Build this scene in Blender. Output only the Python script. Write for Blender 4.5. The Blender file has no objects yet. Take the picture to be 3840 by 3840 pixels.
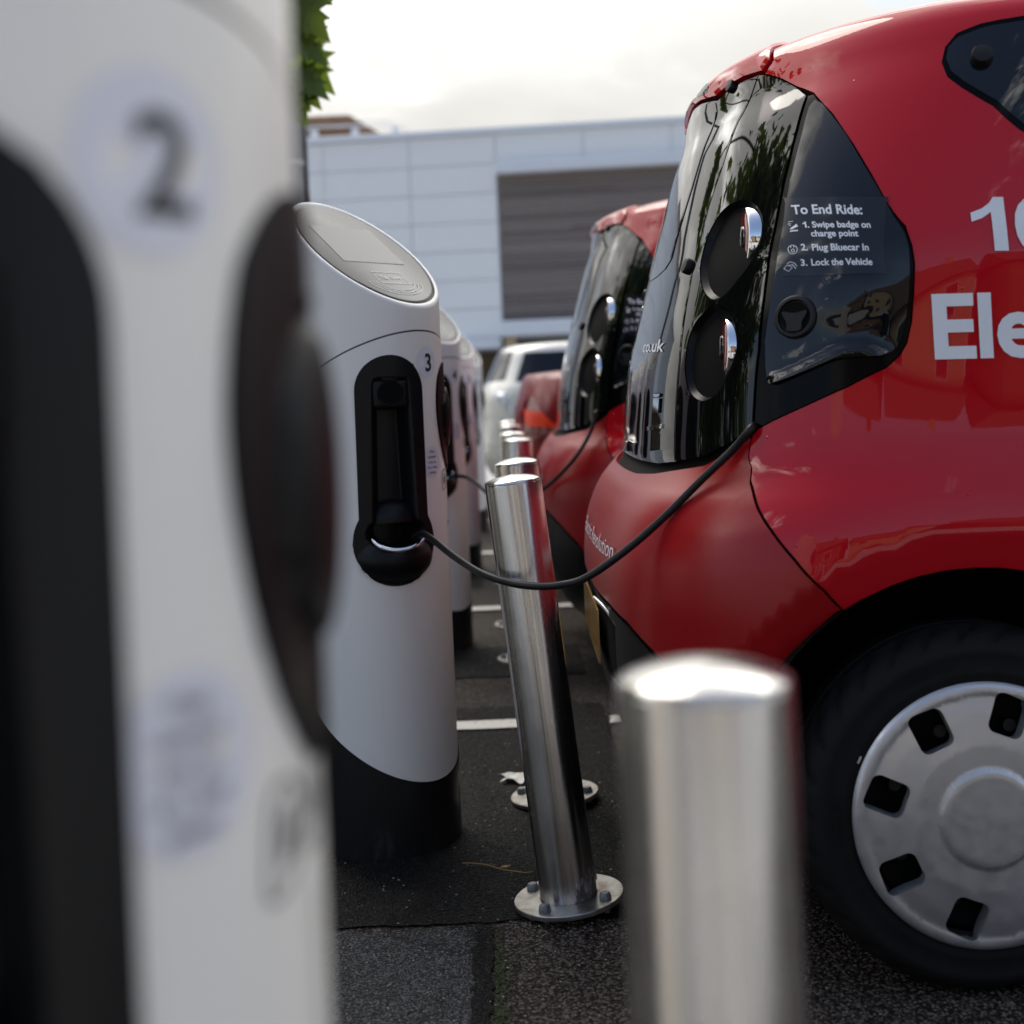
import bpy, bmesh, math, random
import numpy as np
from mathutils import Vector, Matrix
from mathutils.geometry import delaunay_2d_cdt

scene = bpy.context.scene
col = scene.collection
R = math.radians

# ------------------------------------------------------------------ camera, sky, sun, exposure
cam_data = bpy.data.cameras.new('camera')
cam = bpy.data.objects.new('camera', cam_data); col.objects.link(cam); scene.camera = cam
cam.matrix_world = Matrix.Translation((0, 0, 1.03)) @ Matrix.Rotation(R(90), 4, 'X') @ Matrix.Rotation(R(-2.4), 4, 'Z')
cam_data.sensor_width = 36.0; cam_data.lens = 36.0 * 5000 / 3840
cam_data.shift_y = -455 / 3840
cam_data.clip_start = 0.02; cam_data.clip_end = 2000
cam_data.dof.use_dof = True; cam_data.dof.focus_distance = 2.62; cam_data.dof.aperture_fstop = 2.9
cam_data.dof.aperture_blades = 0

SUN_EL, SUN_AZ = 54.0, 332.0      # azimuth clockwise from +Y
world = bpy.data.worlds.new('World'); scene.world = world; world.use_nodes = True
wn = world.node_tree; wn.nodes.clear()
def wnode(t, **kw):
    n = wn.nodes.new(t)
    for k, v in kw.items(): setattr(n, k, v)
    return n
def wl(a, b): wn.links.new(a, b)
w_out = wnode('ShaderNodeOutputWorld'); w_bg = wnode('ShaderNodeBackground'); w_bg.inputs['Strength'].default_value = 0.10
sky = wnode('ShaderNodeTexSky', sky_type='NISHITA', sun_disc=False, sun_elevation=R(SUN_EL), sun_rotation=R(SUN_AZ), dust_density=3.0, ozone_density=0.8)
tc = wnode('ShaderNodeTexCoord'); sep = wnode('ShaderNodeSeparateXYZ'); wl(tc.outputs['Generated'], sep.inputs[0])
def wmath(op, a, b=None, clamp=False):
    n = wnode('ShaderNodeMath', operation=op, use_clamp=clamp)
    for i, v in enumerate((a, b)):
        if v is None: continue
        if isinstance(v, (int, float)): n.inputs[i].default_value = v
        else: wl(v, n.inputs[i])
    return n.outputs[0]
elev = wmath('MAXIMUM', sep.outputs['Z'], 0.0)
den = wmath('ADD', elev, 0.16)
cxy = wnode('ShaderNodeCombineXYZ'); wl(wmath('DIVIDE', sep.outputs['X'], den), cxy.inputs[0]); wl(wmath('DIVIDE', sep.outputs['Y'], den), cxy.inputs[1])
cmap = wnode('ShaderNodeMapping'); cmap.inputs['Location'].default_value = (7.1, 5.2, 0.0); wl(cxy.outputs[0], cmap.inputs['Vector'])
nz = wnode('ShaderNodeTexNoise'); nz.inputs['Scale'].default_value = 1.25; nz.inputs['Detail'].default_value = 7; nz.inputs['Roughness'].default_value = 0.58
nz.inputs['Distortion'].default_value = 0.3
wl(cmap.outputs[0], nz.inputs['Vector'])
cover = wnode('ShaderNodeMapRange', interpolation_type='SMOOTHSTEP'); wl(wmath('ADD', nz.outputs['Fac'], wmath('MULTIPLY', sep.outputs['Y'], 0.17)), cover.inputs['Value'])
cover.inputs['From Min'].default_value = 0.475; cover.inputs['From Max'].default_value = 0.555
low = wnode('ShaderNodeMapRange', interpolation_type='SMOOTHSTEP'); wl(elev, low.inputs['Value'])     # cloud sheets close up towards the horizon
low.inputs['From Min'].default_value = 0.03; low.inputs['From Max'].default_value = 0.16
low.inputs['To Min'].default_value = 1.0; low.inputs['To Max'].default_value = 0.0
mask = wmath('MAXIMUM', cover.outputs[0], low.outputs[0])
nz2 = wnode('ShaderNodeTexNoise'); nz2.inputs['Scale'].default_value = 0.8; nz2.inputs['Detail'].default_value = 5
wl(cxy.outputs[0], nz2.inputs['Vector'])
lum = wmath('ADD', wmath('MULTIPLY', nz2.outputs['Fac'], 5.2), wmath('ADD', wmath('MULTIPLY', elev, 9.0), 0.1))
puff = wnode('ShaderNodeMapRange', interpolation_type='SMOOTHSTEP'); wl(nz.outputs['Fac'], puff.inputs['Value']); puff.inputs['From Min'].default_value = 0.50; puff.inputs['From Max'].default_value = 0.72
high = wnode('ShaderNodeMapRange', interpolation_type='SMOOTHSTEP'); wl(elev, high.inputs['Value']); high.inputs['From Min'].default_value = 0.16; high.inputs['From Max'].default_value = 0.42
lum = wmath('ADD', lum, wmath('MULTIPLY', wmath('MULTIPLY', puff.outputs[0], high.outputs[0]), 22.0))     # sunlit cumulus tops
ccol = wnode('ShaderNodeVectorMath', operation='SCALE'); ccol.inputs[0].default_value = (1.0, 0.982, 0.935); wl(lum, ccol.inputs['Scale'])
mixw = wnode('ShaderNodeMix', data_type='RGBA'); wl(mask, mixw.inputs['Factor'])
wl(sky.outputs[0], mixw.inputs['A']); wl(ccol.outputs[0], mixw.inputs['B'])
wl(mixw.outputs['Result'], w_bg.inputs['Color']); wl(w_bg.outputs[0], w_out.inputs['Surface'])

sun_data = bpy.data.lights.new('sun', 'SUN'); sun_data.energy = 0.75; sun_data.angle = R(30); sun_data.color = (1.0, 0.94, 0.85)
sun = bpy.data.objects.new('sun', sun_data); col.objects.link(sun)
sd = Vector((math.sin(R(SUN_AZ)) * math.cos(R(SUN_EL)), math.cos(R(SUN_AZ)) * math.cos(R(SUN_EL)), math.sin(R(SUN_EL))))
sun.rotation_euler = sd.to_track_quat('Z', 'Y').to_euler(); sun.location = sd * 30

vs = scene.view_settings; vs.view_transform = 'Standard'; vs.look = 'None'; vs.exposure = 1.06; vs.gamma = 1.0; vs.use_curve_mapping = False
scene.render.engine = 'CYCLES'; scene.cycles.use_denoising = True; scene.cycles.max_bounces = 8

# ------------------------------------------------------------------ helpers
def tag(o, label=None, cat=None, group=None, kind=None):
    if label: o['label'] = label
    if cat: o['category'] = cat
    if group: o['group'] = group
    if kind: o['kind'] = kind
    return o
def empty(name, loc=(0, 0, 0), rot=(0, 0, 0)):
    o = bpy.data.objects.new(name, None); col.objects.link(o); o.location = loc; o.rotation_euler = rot
    o.empty_display_size = 0.1
    return o
def mk(name, verts, faces, mat, parent=None, smooth=True, loopn=None):
    me = bpy.data.meshes.new(name)
    me.from_pydata([tuple(map(float, v)) for v in verts], [], [tuple(int(i) for i in f) for f in faces])
    me.materials.append(mat)
    me.polygons.foreach_set('use_smooth', [bool(smooth)] * len(me.polygons))
    me.update()
    if loopn is not None:
        me.normals_split_custom_set([tuple(map(float, n)) for n in loopn])
    o = bpy.data.objects.new(name, me); col.objects.link(o)
    if parent is not None: o.parent = parent
    return o
def inst(src, parent=None, loc=None):
    o = src.copy(); col.objects.link(o)
    o.parent = parent
    if loc is not None: o.location = loc
    return o
def children_of(o): return [c for c in bpy.data.objects if c.parent == o]
def copy_tree(o, parent=None, skip=()):
    c = o.copy(); col.objects.link(c); c.parent = parent
    for ch in children_of(o):
        if ch.name.split('.')[0] not in skip: copy_tree(ch, c, skip)
    return c
def smooth_sharp(o, ang=35):
    me = o.data; bm = bmesh.new(); bm.from_mesh(me)
    for e in bm.edges:
        if len(e.link_faces) == 2 and e.calc_face_angle(0) > R(ang): e.smooth = False
    bm.to_mesh(me); bm.free()
    return o
def box_vf(x0, x1, y0, y1, z0, z1):
    v = [(x, y, z) for x in (x0, x1) for y in (y0, y1) for z in (z0, z1)]
    f = [(0, 1, 3, 2), (4, 6, 7, 5), (0, 4, 5, 1), (2, 3, 7, 6), (0, 2, 6, 4), (1, 5, 7, 3)]
    return v, f
def box(name, b, mat, parent=None, bevel=0.0, seg=1):
    v, f = box_vf(*b)
    o = mk(name, v, f, mat, parent, smooth=False)
    if bevel:
        bm = bmesh.new(); bm.from_mesh(o.data)
        bmesh.ops.bevel(bm, geom=bm.edges[:], offset=bevel, segments=seg, affect='EDGES', profile=0.5)
        bm.to_mesh(o.data); bm.free()
        if seg > 1:
            o.data.polygons.foreach_set('use_smooth', [True] * len(o.data.polygons)); smooth_sharp(o, 50)
    return o
def lathe_vf(prof, n=48, axis='Z', cap=True):
    v = []; f = []
    for r, h in prof:
        for k in range(n):
            a = 2 * math.pi * k / n
            c, s = r * math.cos(a), r * math.sin(a)
            v.append({'Z': (c, s, h), 'X': (h, c, s), 'Y': (c, h, s)}[axis])
    for i in range(len(prof) - 1):
        for k in range(n):
            k2 = (k + 1) % n
            q = (i*n + k, i*n + k2, (i+1)*n + k2, (i+1)*n + k)
            f.append(q if axis != 'Y' else q[::-1])
    if cap:
        for i in (0, len(prof) - 1):
            if prof[i][0] > 1e-6:
                q = tuple(i*n + k for k in range(n))
                flip = (i == 0) != (axis == 'Y')
                f.append(q[::-1] if flip else q)
    return v, f
def lathe(name, prof, mat, parent=None, n=48, axis='Z', cap=True, sharp=35):
    v, f = lathe_vf(prof, n, axis, cap)
    return smooth_sharp(mk(name, v, f, mat, parent), sharp)
def tube_vf(pts, rad, n=10, cap=True):
    pts = [Vector(p) for p in pts]; v = []; f = []
    rads = rad if isinstance(rad, (list, tuple)) else [rad] * len(pts)
    up = Vector((0.013, 0.021, 1)); t0 = (pts[1] - pts[0]).normalized(); nrm = t0.cross(up).normalized()
    for i, p in enumerate(pts):
        t = (pts[min(i+1, len(pts)-1)] - pts[max(i-1, 0)]).normalized()
        nrm = (nrm - t * nrm.dot(t)).normalized(); b = t.cross(nrm)
        for k in range(n):
            a = 2 * math.pi * k / n
            v.append(p + (nrm * math.cos(a) + b * math.sin(a)) * rads[i])
    for i in range(len(pts) - 1):
        for k in range(n):
            k2 = (k + 1) % n
            f.append((i*n + k, i*n + k2, (i+1)*n + k2, (i+1)*n + k))
    if cap:
        f.append(tuple(range(n))[::-1]); f.append(tuple((len(pts)-1)*n + k for k in range(n)))
    return v, f
def spline(pts, sub=8):
    P = [np.array(p, float) for p in pts]; P = [2*P[0] - P[1]] + P + [2*P[-1] - P[-2]]
    out = []
    for i in range(1, len(P) - 2):
        for k in range(sub):
            s = k / sub
            out.append(0.5 * ((2*P[i]) + (P[i+1]-P[i-1])*s + (2*P[i-1]-5*P[i]+4*P[i+1]-P[i+2])*s*s + (3*P[i]-P[i-1]-3*P[i+1]+P[i+2])*s**3))
    out.append(P[-2]); return out
def tube(name, pts, rad, mat, parent=None, n=10):
    v, f = tube_vf(pts, rad, n); return mk(name, v, f, mat, parent)

def pip(P, poly):
    P = np.asarray(P); poly = np.asarray(poly); x, y = P[:, 0], P[:, 1]; ins = np.zeros(len(P), bool)
    x0, y0 = poly[-1]
    for x1, y1 in poly:
        c = ((y1 > y) != (y0 > y))
        with np.errstate(divide='ignore', invalid='ignore'):
            xi = (x0 - x1) * (y - y1) / (y0 - y1) + x1
        ins ^= c & (x < xi); x0, y0 = x1, y1
    return ins
def densify(loop, step):
    out = []; n = len(loop)
    for i in range(n):
        a = np.array(loop[i], float); b = np.array(loop[(i+1) % n], float); m = max(1, int(math.ceil(np.linalg.norm(b-a) / step)))
        out += [a + (b-a) * k / m for k in range(m)]
    return np.array(out)
def area2(l):
    l = np.asarray(l); return float(np.sum(l[:, 0]*np.roll(l[:, 1], -1) - np.roll(l[:, 0], -1)*l[:, 1]))
def inset_pts(loop, d):
    l = np.asarray(loop); t = np.roll(l, -1, 0) - np.roll(l, 1, 0); t /= np.maximum(np.linalg.norm(t, axis=1, keepdims=True), 1e-9)
    n = np.stack([-t[:, 1], t[:, 0]], 1)
    return l + n * d
def smooth_loop(loop, sub=5, closed=True):
    P = [np.array(p, float) for p in loop]; n = len(P); out = []
    for i in range(n):
        a, b, c, d = P[i-1], P[i], P[(i+1) % n], P[(i+2) % n]
        for k in range(sub):
            s = k / sub
            out.append(0.5 * ((2*b) + (c-a)*s + (2*a-5*b+4*c-d)*s*s + (3*b-a-3*c+d)*s**3))
    return out
def dist_loop(P, loops):
    d = np.full(len(P), 1e9)
    for l in loops:
        a = np.asarray(l); b = np.roll(a, -1, 0)
        for i in range(len(a)):
            ab = b[i] - a[i]; L = max(ab @ ab, 1e-12)
            s = np.clip(((P - a[i]) @ ab) / L, 0, 1)
            q = P - (a[i] + s[:, None] * ab); d = np.minimum(d, np.einsum('ij,ij->i', q, q))
    return np.sqrt(d)
def cdt(outer, holes=(), step=0.02, ring=0.0, extra=None):
    """triangulate a polygon with holes: points, triangles, boundary edges"""
    outer = densify(outer, step)
    if area2(outer) < 0: outer = outer[::-1]
    hs = []
    for h in holes:
        h = densify(h, step)
        hs.append(h[::-1] if area2(h) > 0 else h)
    loops = [outer] + hs
    pts = []; edges = []
    for l in loops:
        b = len(pts); pts += [tuple(p) for p in l]; edges += [(b+i, b+(i+1) % len(l)) for i in range(len(l))]
    mn, mx = outer.min(0), outer.max(0)
    gx = np.arange(mn[0] + step*0.5, mx[0], step); gy = np.arange(mn[1] + step*0.5, mx[1], step)
    G = []
    if len(gx) and len(gy):
        A, B = np.meshgrid(gx, gy); A[::2] += step * 0.5
        G = np.stack([A.ravel(), B.ravel()], 1)
    if len(G):
        k = pip(G, outer)
        for h in hs: k &= ~pip(G, h)
        G = G[k]
        if len(G):
            dl = dist_loop(G, loops); G = G[dl > max(step * 0.55, ring * 1.6)]
        pts += [tuple(p) for p in G]
    if ring:
        for l in loops:
            q = inset_pts(l, ring); k = pip(q, outer)
            for h in hs: k &= ~pip(q, h)
            q = q[k]
            if len(q):
                dl = dist_loop(q, loops); pts += [tuple(p) for p in q[dl > ring * 0.8]]
    if extra is not None:
        q = np.asarray(extra); k = pip(q, outer)
        for h in hs: k &= ~pip(q, h)
        q = q[k]; q = q[dist_loop(q, loops) > max(ring*1.3, 0.0015)]
        pts += [tuple(p) for p in q]
    V, E, Fc, _, _, _ = delaunay_2d_cdt([Vector(p) for p in pts], edges, [], 0, 1e-7)
    V = np.array([tuple(v) for v in V]); Fc = np.array([f for f in Fc if len(f) == 3])
    c = V[Fc].mean(1); k = pip(c, outer)
    for h in hs: k &= ~pip(c, h)
    Fc = Fc[k]
    a = V[Fc]; ar = (a[:, 1, 0]-a[:, 0, 0])*(a[:, 2, 1]-a[:, 0, 1]) - (a[:, 2, 0]-a[:, 0, 0])*(a[:, 1, 1]-a[:, 0, 1])
    Fc[ar < 0] = Fc[ar < 0][:, ::-1]; Fc = Fc[np.abs(ar) > 1e-12]
    es = {}
    for f in Fc.tolist():
        for i in range(3):
            e = (f[i], f[(i+1) % 3])
            if (e[1], e[0]) in es: es.pop((e[1], e[0]))
            else: es[e] = 1
    return V, Fc, list(es.keys())

def surf_mesh(name, V, F, B, posf, nrmf, mat, parent=None, wall=0.0, edge=0.0):
    """lay a flat triangulation on a surface; wall = depth of the folded-in edge, edge = roll-off of the rim"""
    used = np.unique(F); mp = -np.ones(len(V), int); mp[used] = np.arange(len(used)); V = V[used]; F = mp[F]; B = [(mp[a], mp[b]) for a, b in B]
    P = posf(V); N = nrmf(V)
    if edge and B:
        bi = np.array(sorted({i for e in B for i in e})); P = P.copy(); P[bi] -= N[bi] * edge
    verts = [tuple(p) for p in P]; faces = [tuple(f) for f in F.tolist()]; ln = [N[i] for f in F.tolist() for i in f]
    if wall and B:
        idx = {}
        for a, b in B:
            for i in (a, b):
                if i not in idx:
                    idx[i] = len(verts); verts.append(tuple(P[i])); verts.append(tuple(P[i] - N[i] * wall))
        for a, b in B:
            ia, ib = idx[a], idx[b]; q = (ib, ia, ia + 1, ib + 1); faces.append(q)
            fn = np.cross(P[b] - P[a], N[a]); fn /= max(np.linalg.norm(fn), 1e-9); ln += [fn] * 4
    return mk(name, verts, faces, mat, parent, True, ln)

ONE = [(0.33, 0), (0.56, 0), (0.56, 1.0), (0.39, 1.0), (0.32, 0.89), (0.19, 0.79), (0.0, 0.71), (0.0, 0.54), (0.18, 0.61), (0.33, 0.72)]
def text_vf(body, size=1.0, bold=0.0, sub=0.0, shear=0.0):
    if body.startswith('1'):                      # a figure one with a flag
        V1, F1, _ = cdt([(x*size, y*size) for x, y in ONE], [], max(size*0.25, 0.004))
        if len(body) == 1: return V1, F1.tolist()
        V2, F2 = text_vf(body[1:], size, bold, sub, shear); V2[:, 0] += size * 0.70
        return merge_vf([(V1, F1.tolist()), (V2, F2)])
    return font_vf(body, size, bold, sub, shear)
def font_vf(body, size=1.0, bold=0.0, sub=0.0, shear=0.0):
    """flat text outline as (n,2) points, triangles; cap height normalised to `size`, starts at x=0"""
    c = bpy.data.curves.new('lettering', 'FONT'); c.body = body; c.size = 1.0; c.offset = bold; c.resolution_u = 4; c.fill_mode = 'BOTH'; c.shear = shear
    o = bpy.data.objects.new('lettering', c); col.objects.link(o)
    dg = bpy.context.evaluated_depsgraph_get(); me = bpy.data.meshes.new_from_object(o.evaluated_get(dg))
    bm = bmesh.new(); bm.from_mesh(me); bmesh.ops.remove_doubles(bm, verts=bm.verts[:], dist=1e-5); bmesh.ops.triangulate(bm, faces=bm.faces[:])
    k = size / 0.72
    if sub:
        for _ in range(4):
            es = [e for e in bm.edges if e.calc_length() * k > sub]
            if not es: break
            bmesh.ops.subdivide_edges(bm, edges=es, cuts=1)
            bmesh.ops.triangulate(bm, faces=bm.faces[:])
    V = np.array([v.co[:2] for v in bm.verts]) * k; bm.faces.ensure_lookup_table(); bm.verts.index_update()
    F = [[v.index for v in f.verts] for f in bm.faces]; bm.free()
    bpy.data.objects.remove(o); bpy.data.curves.remove(c); bpy.data.meshes.remove(me)
    V[:, 0] -= V[:, 0].min()
    G = []
    for f in F:
        a, b, c3 = V[f[0]], V[f[1]], V[f[2]]
        s = (b[0]-a[0])*(c3[1]-a[1]) - (c3[0]-a[0])*(b[1]-a[1])
        if abs(s) > 1e-14: G.append(f if s > 0 else f[::-1])
    return V, G
def stroke_vf(pts, wdt, closed=False):
    """flat ribbon along a 2-D polyline"""
    P = [np.array(p, float) for p in pts]; n = len(P); V = []; F = []
    for i in range(n):
        a = P[(i-1) % n] if (closed or i > 0) else P[i]; b = P[(i+1) % n] if (closed or i < n-1) else P[i]
        t = b - a; t /= max(np.linalg.norm(t), 1e-9); m = np.array([-t[1], t[0]]) * wdt / 2
        V += [P[i] + m, P[i] - m]
    for i in range(n if closed else n - 1):
        j = (i + 1) % n; F += [[2*i, 2*i+1, 2*j+1], [2*i, 2*j+1, 2*j]]
    return np.array(V), F
def merge_vf(parts):
    V = []; F = []
    for v, f in parts:
        b = len(V); V += [tuple(p) for p in v]; F += [[i + b for i in q] for q in f]
    return np.array(V), F

# ------------------------------------------------------------------ materials
def mat(name, colr, rough=0.5, metal=0.0, coat=0.0, spec=0.5, emit=None, coat_rough=0.03, alpha=1.0):
    m = bpy.data.materials.new(name); m.use_nodes = True; b = m.node_tree.nodes['Principled BSDF']
    b.inputs['Base Color'].default_value = (*colr, 1); b.inputs['Roughness'].default_value = rough; b.inputs['Metallic'].default_value = metal
    b.inputs['Coat Weight'].default_value = coat; b.inputs['Coat Roughness'].default_value = coat_rough; b.inputs['Specular IOR Level'].default_value = spec
    b.inputs['Alpha'].default_value = alpha
    return m
class NT:
    def __init__(s, m): s.m = m; s.t = m.node_tree; s.b = s.t.nodes['Principled BSDF']
    def n(s, t, **kw):
        x = s.t.nodes.new(t)
        for k, v in kw.items():
            if k in x.inputs.keys() if hasattr(x.inputs, 'keys') else False: x.inputs[k].default_value = v
            else: setattr(x, k, v)
        return x
    def l(s, a, b): s.t.links.new(a, b)
    def coord(s, kind='Object'): return s.n('ShaderNodeTexCoord').outputs[kind]
    def noise(s, vec, scale, detail=4, rough=0.55, dist=0.0):
        x = s.n('ShaderNodeTexNoise'); x.inputs['Scale'].default_value = scale; x.inputs['Detail'].default_value = detail; x.inputs['Roughness'].default_value = rough
        x.inputs['Distortion'].default_value = dist; s.l(vec, x.inputs['Vector']); return x.outputs['Fac']
    def voro(s, vec, scale, feature='F1', out='Distance', rnd=1.0):
        x = s.n('ShaderNodeTexVoronoi', feature=feature); x.inputs['Scale'].default_value = scale; x.inputs['Randomness'].default_value = rnd; s.l(vec, x.inputs['Vector']); return x.outputs[out]
    def ramp(s, fac, stops):
        x = s.n('ShaderNodeValToRGB'); e = x.color_ramp.elements
        while len(e) > 1: e.remove(e[-1])
        for i, (p, c) in enumerate(stops):
            q = e[0] if i == 0 else e.new(p)
            q.position = p; q.color = (*c, 1) if len(c) == 3 else c
        s.l(fac, x.inputs['Fac']); return x.outputs['Color']
    def map(s, v, a, b, c, d):
        x = s.n('ShaderNodeMapRange'); s.l(v, x.inputs['Value'])
        for k, q in zip(('From Min', 'From Max', 'To Min', 'To Max'), (a, b, c, d)): x.inputs[k].default_value = q
        return x.outputs[0]
    def math(s, op, a, b=0.0):
        x = s.n('ShaderNodeMath', operation=op)
        for i, v in enumerate((a, b)):
            if isinstance(v, (int, float)): x.inputs[i].default_value = v
            else: s.l(v, x.inputs[i])
        return x.outputs[0]
    def mix(s, fac, a, b, mode='MIX'):
        x = s.n('ShaderNodeMix', data_type='RGBA', blend_type=mode)
        for k, v in (('Factor', fac), ('A', a), ('B', b)):
            if isinstance(v, (int, float)): x.inputs[k].default_value = v
            elif isinstance(v, tuple): x.inputs[k].default_value = (*v, 1)
            else: s.l(v, x.inputs[k])
        return x.outputs['Result']
    def scale(s, vec, xyz):
        x = s.n('ShaderNodeMapping'); x.inputs['Scale'].default_value = xyz; s.l(vec, x.inputs['Vector']); return x.outputs[0]
    def bump(s, h, strength=0.3, dist=0.001, into='Normal', prev=None):
        x = s.n('ShaderNodeBump'); x.inputs['Strength'].default_value = strength; x.inputs['Distance'].default_value = dist; s.l(h, x.inputs['Height'])
        if prev is not None: s.l(prev, x.inputs['Normal'])
        if into: s.l(x.outputs[0], s.b.inputs[into])
        return x.outputs[0]
    def color(s, c): s.l(c, s.b.inputs['Base Color'])
    def rough(s, c): s.l(c, s.b.inputs['Roughness'])
def drops(nt, scale=70, keep=0.86, size=0.22):
    """scattered rain drops as relief"""
    v = nt.coord(); x = nt.n('ShaderNodeTexVoronoi'); x.inputs['Scale'].default_value = scale; nt.l(v, x.inputs['Vector'])
    sp = nt.n('ShaderNodeSeparateColor'); nt.l(x.outputs['Color'], sp.inputs[0])
    on = nt.math('GREATER_THAN', sp.outputs[0], keep); sz = nt.map(sp.outputs[1], 0, 1, size * 0.35, size)
    q = nt.math('DIVIDE', x.outputs['Distance'], sz); h = nt.math('SUBTRACT', 1.0, nt.math('MULTIPLY', q, q)); h = nt.math('MAXIMUM', h, 0.0)
    return nt.math('MULTIPLY', nt.math('SQRT', h), on)

M = {}
M['red'] = mat('red_car_paint', (0.47, 0.008, 0.020), 0.34, 0.0, 0.85, 0.0, coat_rough=0.02)
nt = NT(M['red']); b1 = nt.bump(drops(nt, 50, 0.93, 0.15), 1.0, 0.003, 'Normal'); nt.l(b1, nt.b.inputs['Coat Normal'])
g = nt.noise(nt.coord(), 2.6, 2); nt.color(nt.mix(g, (0.42, 0.004, 0.010), (0.47, 0.006, 0.014)))
M['red_matt'] = mat('red_textured_bumper', (0.29, 0.003, 0.006), 0.30, 0.0, 0.0, 0.40)
nt = NT(M['red_matt']); h = nt.noise(nt.coord(), 420, 2); b1 = nt.bump(h, 0.16, 0.0008, None); nt.bump(drops(nt, 50, 0.92, 0.15), 1.0, 0.003, 'Normal', b1)
M['recess'] = mat('black_lamp_recess', (0.002, 0.002, 0.002), 0.3, 0, 0, 0.15)
M['gloss'] = mat('gloss_black_panel', (0.003, 0.003, 0.0035), 0.03, 0, 0, 0.5)
nt = NT(M['gloss']); nt.bump(drops(nt, 48, 0.86, 0.16), 1.0, 0.003)
M['glass'] = mat('dark_tinted_glass', (0.003, 0.004, 0.006), 0.015, 0, 0, 0.5)
M['seal'] = mat('black_rubber_seal', (0.002, 0.002, 0.0022), 0.12, 0, 0, 0.10)
M['shell'] = mat('black_underbody', (0.004, 0.004, 0.004), 0.8, 0, 0, 0.1)
M['plastic'] = mat('charcoal_plastic', (0.006, 0.0062, 0.0066), 0.45, 0, 0, 0.28)
nt = NT(M['plastic']); nt.bump(nt.noise(nt.coord(), 600, 2), 0.15, 0.0004)
M['chrome'] = mat('chrome', (0.86, 0.87, 0.88), 0.035, 1.0)
M['lens'] = mat('red_lamp_lens', (0.16, 0.004, 0.004), 0.10, 0, 0.4)
M['amber'] = mat('amber_lamp_lens', (0.80, 0.040, 0.004), 0.3, 0, 0.1, 0.2)
M['clear'] = mat('clear_lamp_lens', (0.62, 0.63, 0.66), 0.08, 0.3, 1.0)
M['tyre'] = mat('tyre_rubber', (0.014, 0.014, 0.0145), 0.68, 0, 0, 0.10)
nt = NT(M['tyre']); v = nt.coord(); nt.bump(nt.noise(v, 180, 3), 0.12, 0.0006); nt.color(nt.mix(nt.noise(v, 9, 4), (0.007, 0.007, 0.0073), (0.014, 0.0135, 0.013)))
M['hub'] = mat('silver_hubcap_paint', (0.42, 0.42, 0.43), 0.36, 0.75, 0.15, 0.5, coat_rough=0.15)
nt = NT(M['hub']); v = nt.coord(); g = nt.noise(nt.scale(v, (1, 1, 1)), 14, 5); nt.color(nt.mix(g, (0.49, 0.49, 0.495), (0.55, 0.55, 0.56))); nt.rough(nt.map(nt.noise(v, 40, 4), 0.3, 0.7, 0.30, 0.48))
M['plate'] = mat('yellow_number_plate', (0.42, 0.22, 0.02), 0.2, 0, 0.6)
M['vinyl'] = mat('white_vinyl_lettering', (0.72, 0.74, 0.78), 0.35)
M['film'] = mat('smoky_sticker_film', (0.014, 0.015, 0.018), 0.12, 0, 0.0, 0.45)
M['white'] = mat('white_powder_coat', (0.70, 0.70, 0.685), 0.42, 0, 0.25, 0.45, coat_rough=0.25)
nt = NT(M['white']); v = nt.coord(); sp = nt.voro(v, 26); dots = nt.map(sp, 0.014, 0.024, 1, 0); streak = nt.noise(nt.scale(v, (60, 60, 1.6)), 1.0, 4)
c0 = nt.mix(nt.map(nt.noise(v, 5, 5), 0.35, 0.75, 0, 0.35), (0.83, 0.80, 0.75), (0.77, 0.735, 0.68)); c0 = nt.mix(nt.map(streak, 0.62, 0.85, 0, 0.12), c0, (0.40, 0.38, 0.34))
nt.color(nt.mix(nt.math('MULTIPLY', dots, 0.5), c0, (0.12, 0.11, 0.10))); nt.bump(nt.noise(v, 300, 2), 0.04, 0.0005)
M['cblack'] = mat('matt_black_plastic', (0.005, 0.0052, 0.0056), 0.40, 0, 0, 0.22)
nt = NT(M['cblack']); v = nt.coord(); nt.bump(nt.noise(v, 900, 2), 0.10, 0.0003); sp = nt.voro(v, 90); nt.color(nt.mix(nt.math('MULTIPLY', nt.map(sp, 0.02, 0.045, 1, 0), 0.2), (0.005, 0.0052, 0.0056), (0.2, 0.2, 0.2)))
M['base'] = mat('satin_black_base', (0.009, 0.009, 0.0095), 0.30, 0, 0, 0.5)
nt = NT(M['base']); v = nt.coord(); sc = nt.noise(nt.scale(v, (20, 20, 9)), 1.0, 8, 0.75); sp = nt.voro(v, 40)
lowz = nt.n('ShaderNodeSeparateXYZ'); nt.l(v, lowz.inputs[0]); f = nt.math('MULTIPLY', nt.map(sc, 0.55, 0.85, 0, 0.4), nt.map(lowz.outputs[2], 0.0, 0.14, 1.0, 0.05))
c0 = nt.mix(f, (0.009, 0.009, 0.0095), (0.16, 0.15, 0.13)); nt.color(nt.mix(nt.math('MULTIPLY', nt.map(sp, 0.012, 0.022, 1, 0), 0.7), c0, (0.5, 0.5, 0.48)))
M['screen'] = mat('grey_screen_glass', (0.050, 0.050, 0.049), 0.25, 0, 0.08, 0.2, coat_rough=0.06)
M['display'] = mat('display_glass', (0.074, 0.070, 0.070), 0.27, 0, 0.08, 0.2, coat_rough=0.06)
M['ink'] = mat('black_print', (0.012, 0.012, 0.013), 0.5)
M['lilac'] = mat('pale_lilac_sticker', (0.70, 0.70, 0.76), 0.4)
M['print_pale'] = mat('pale_grey_print', (0.62, 0.62, 0.61), 0.5)
M['steel'] = mat('brushed_stainless_steel', (0.56, 0.55, 0.535), 0.20, 1.0)
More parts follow.
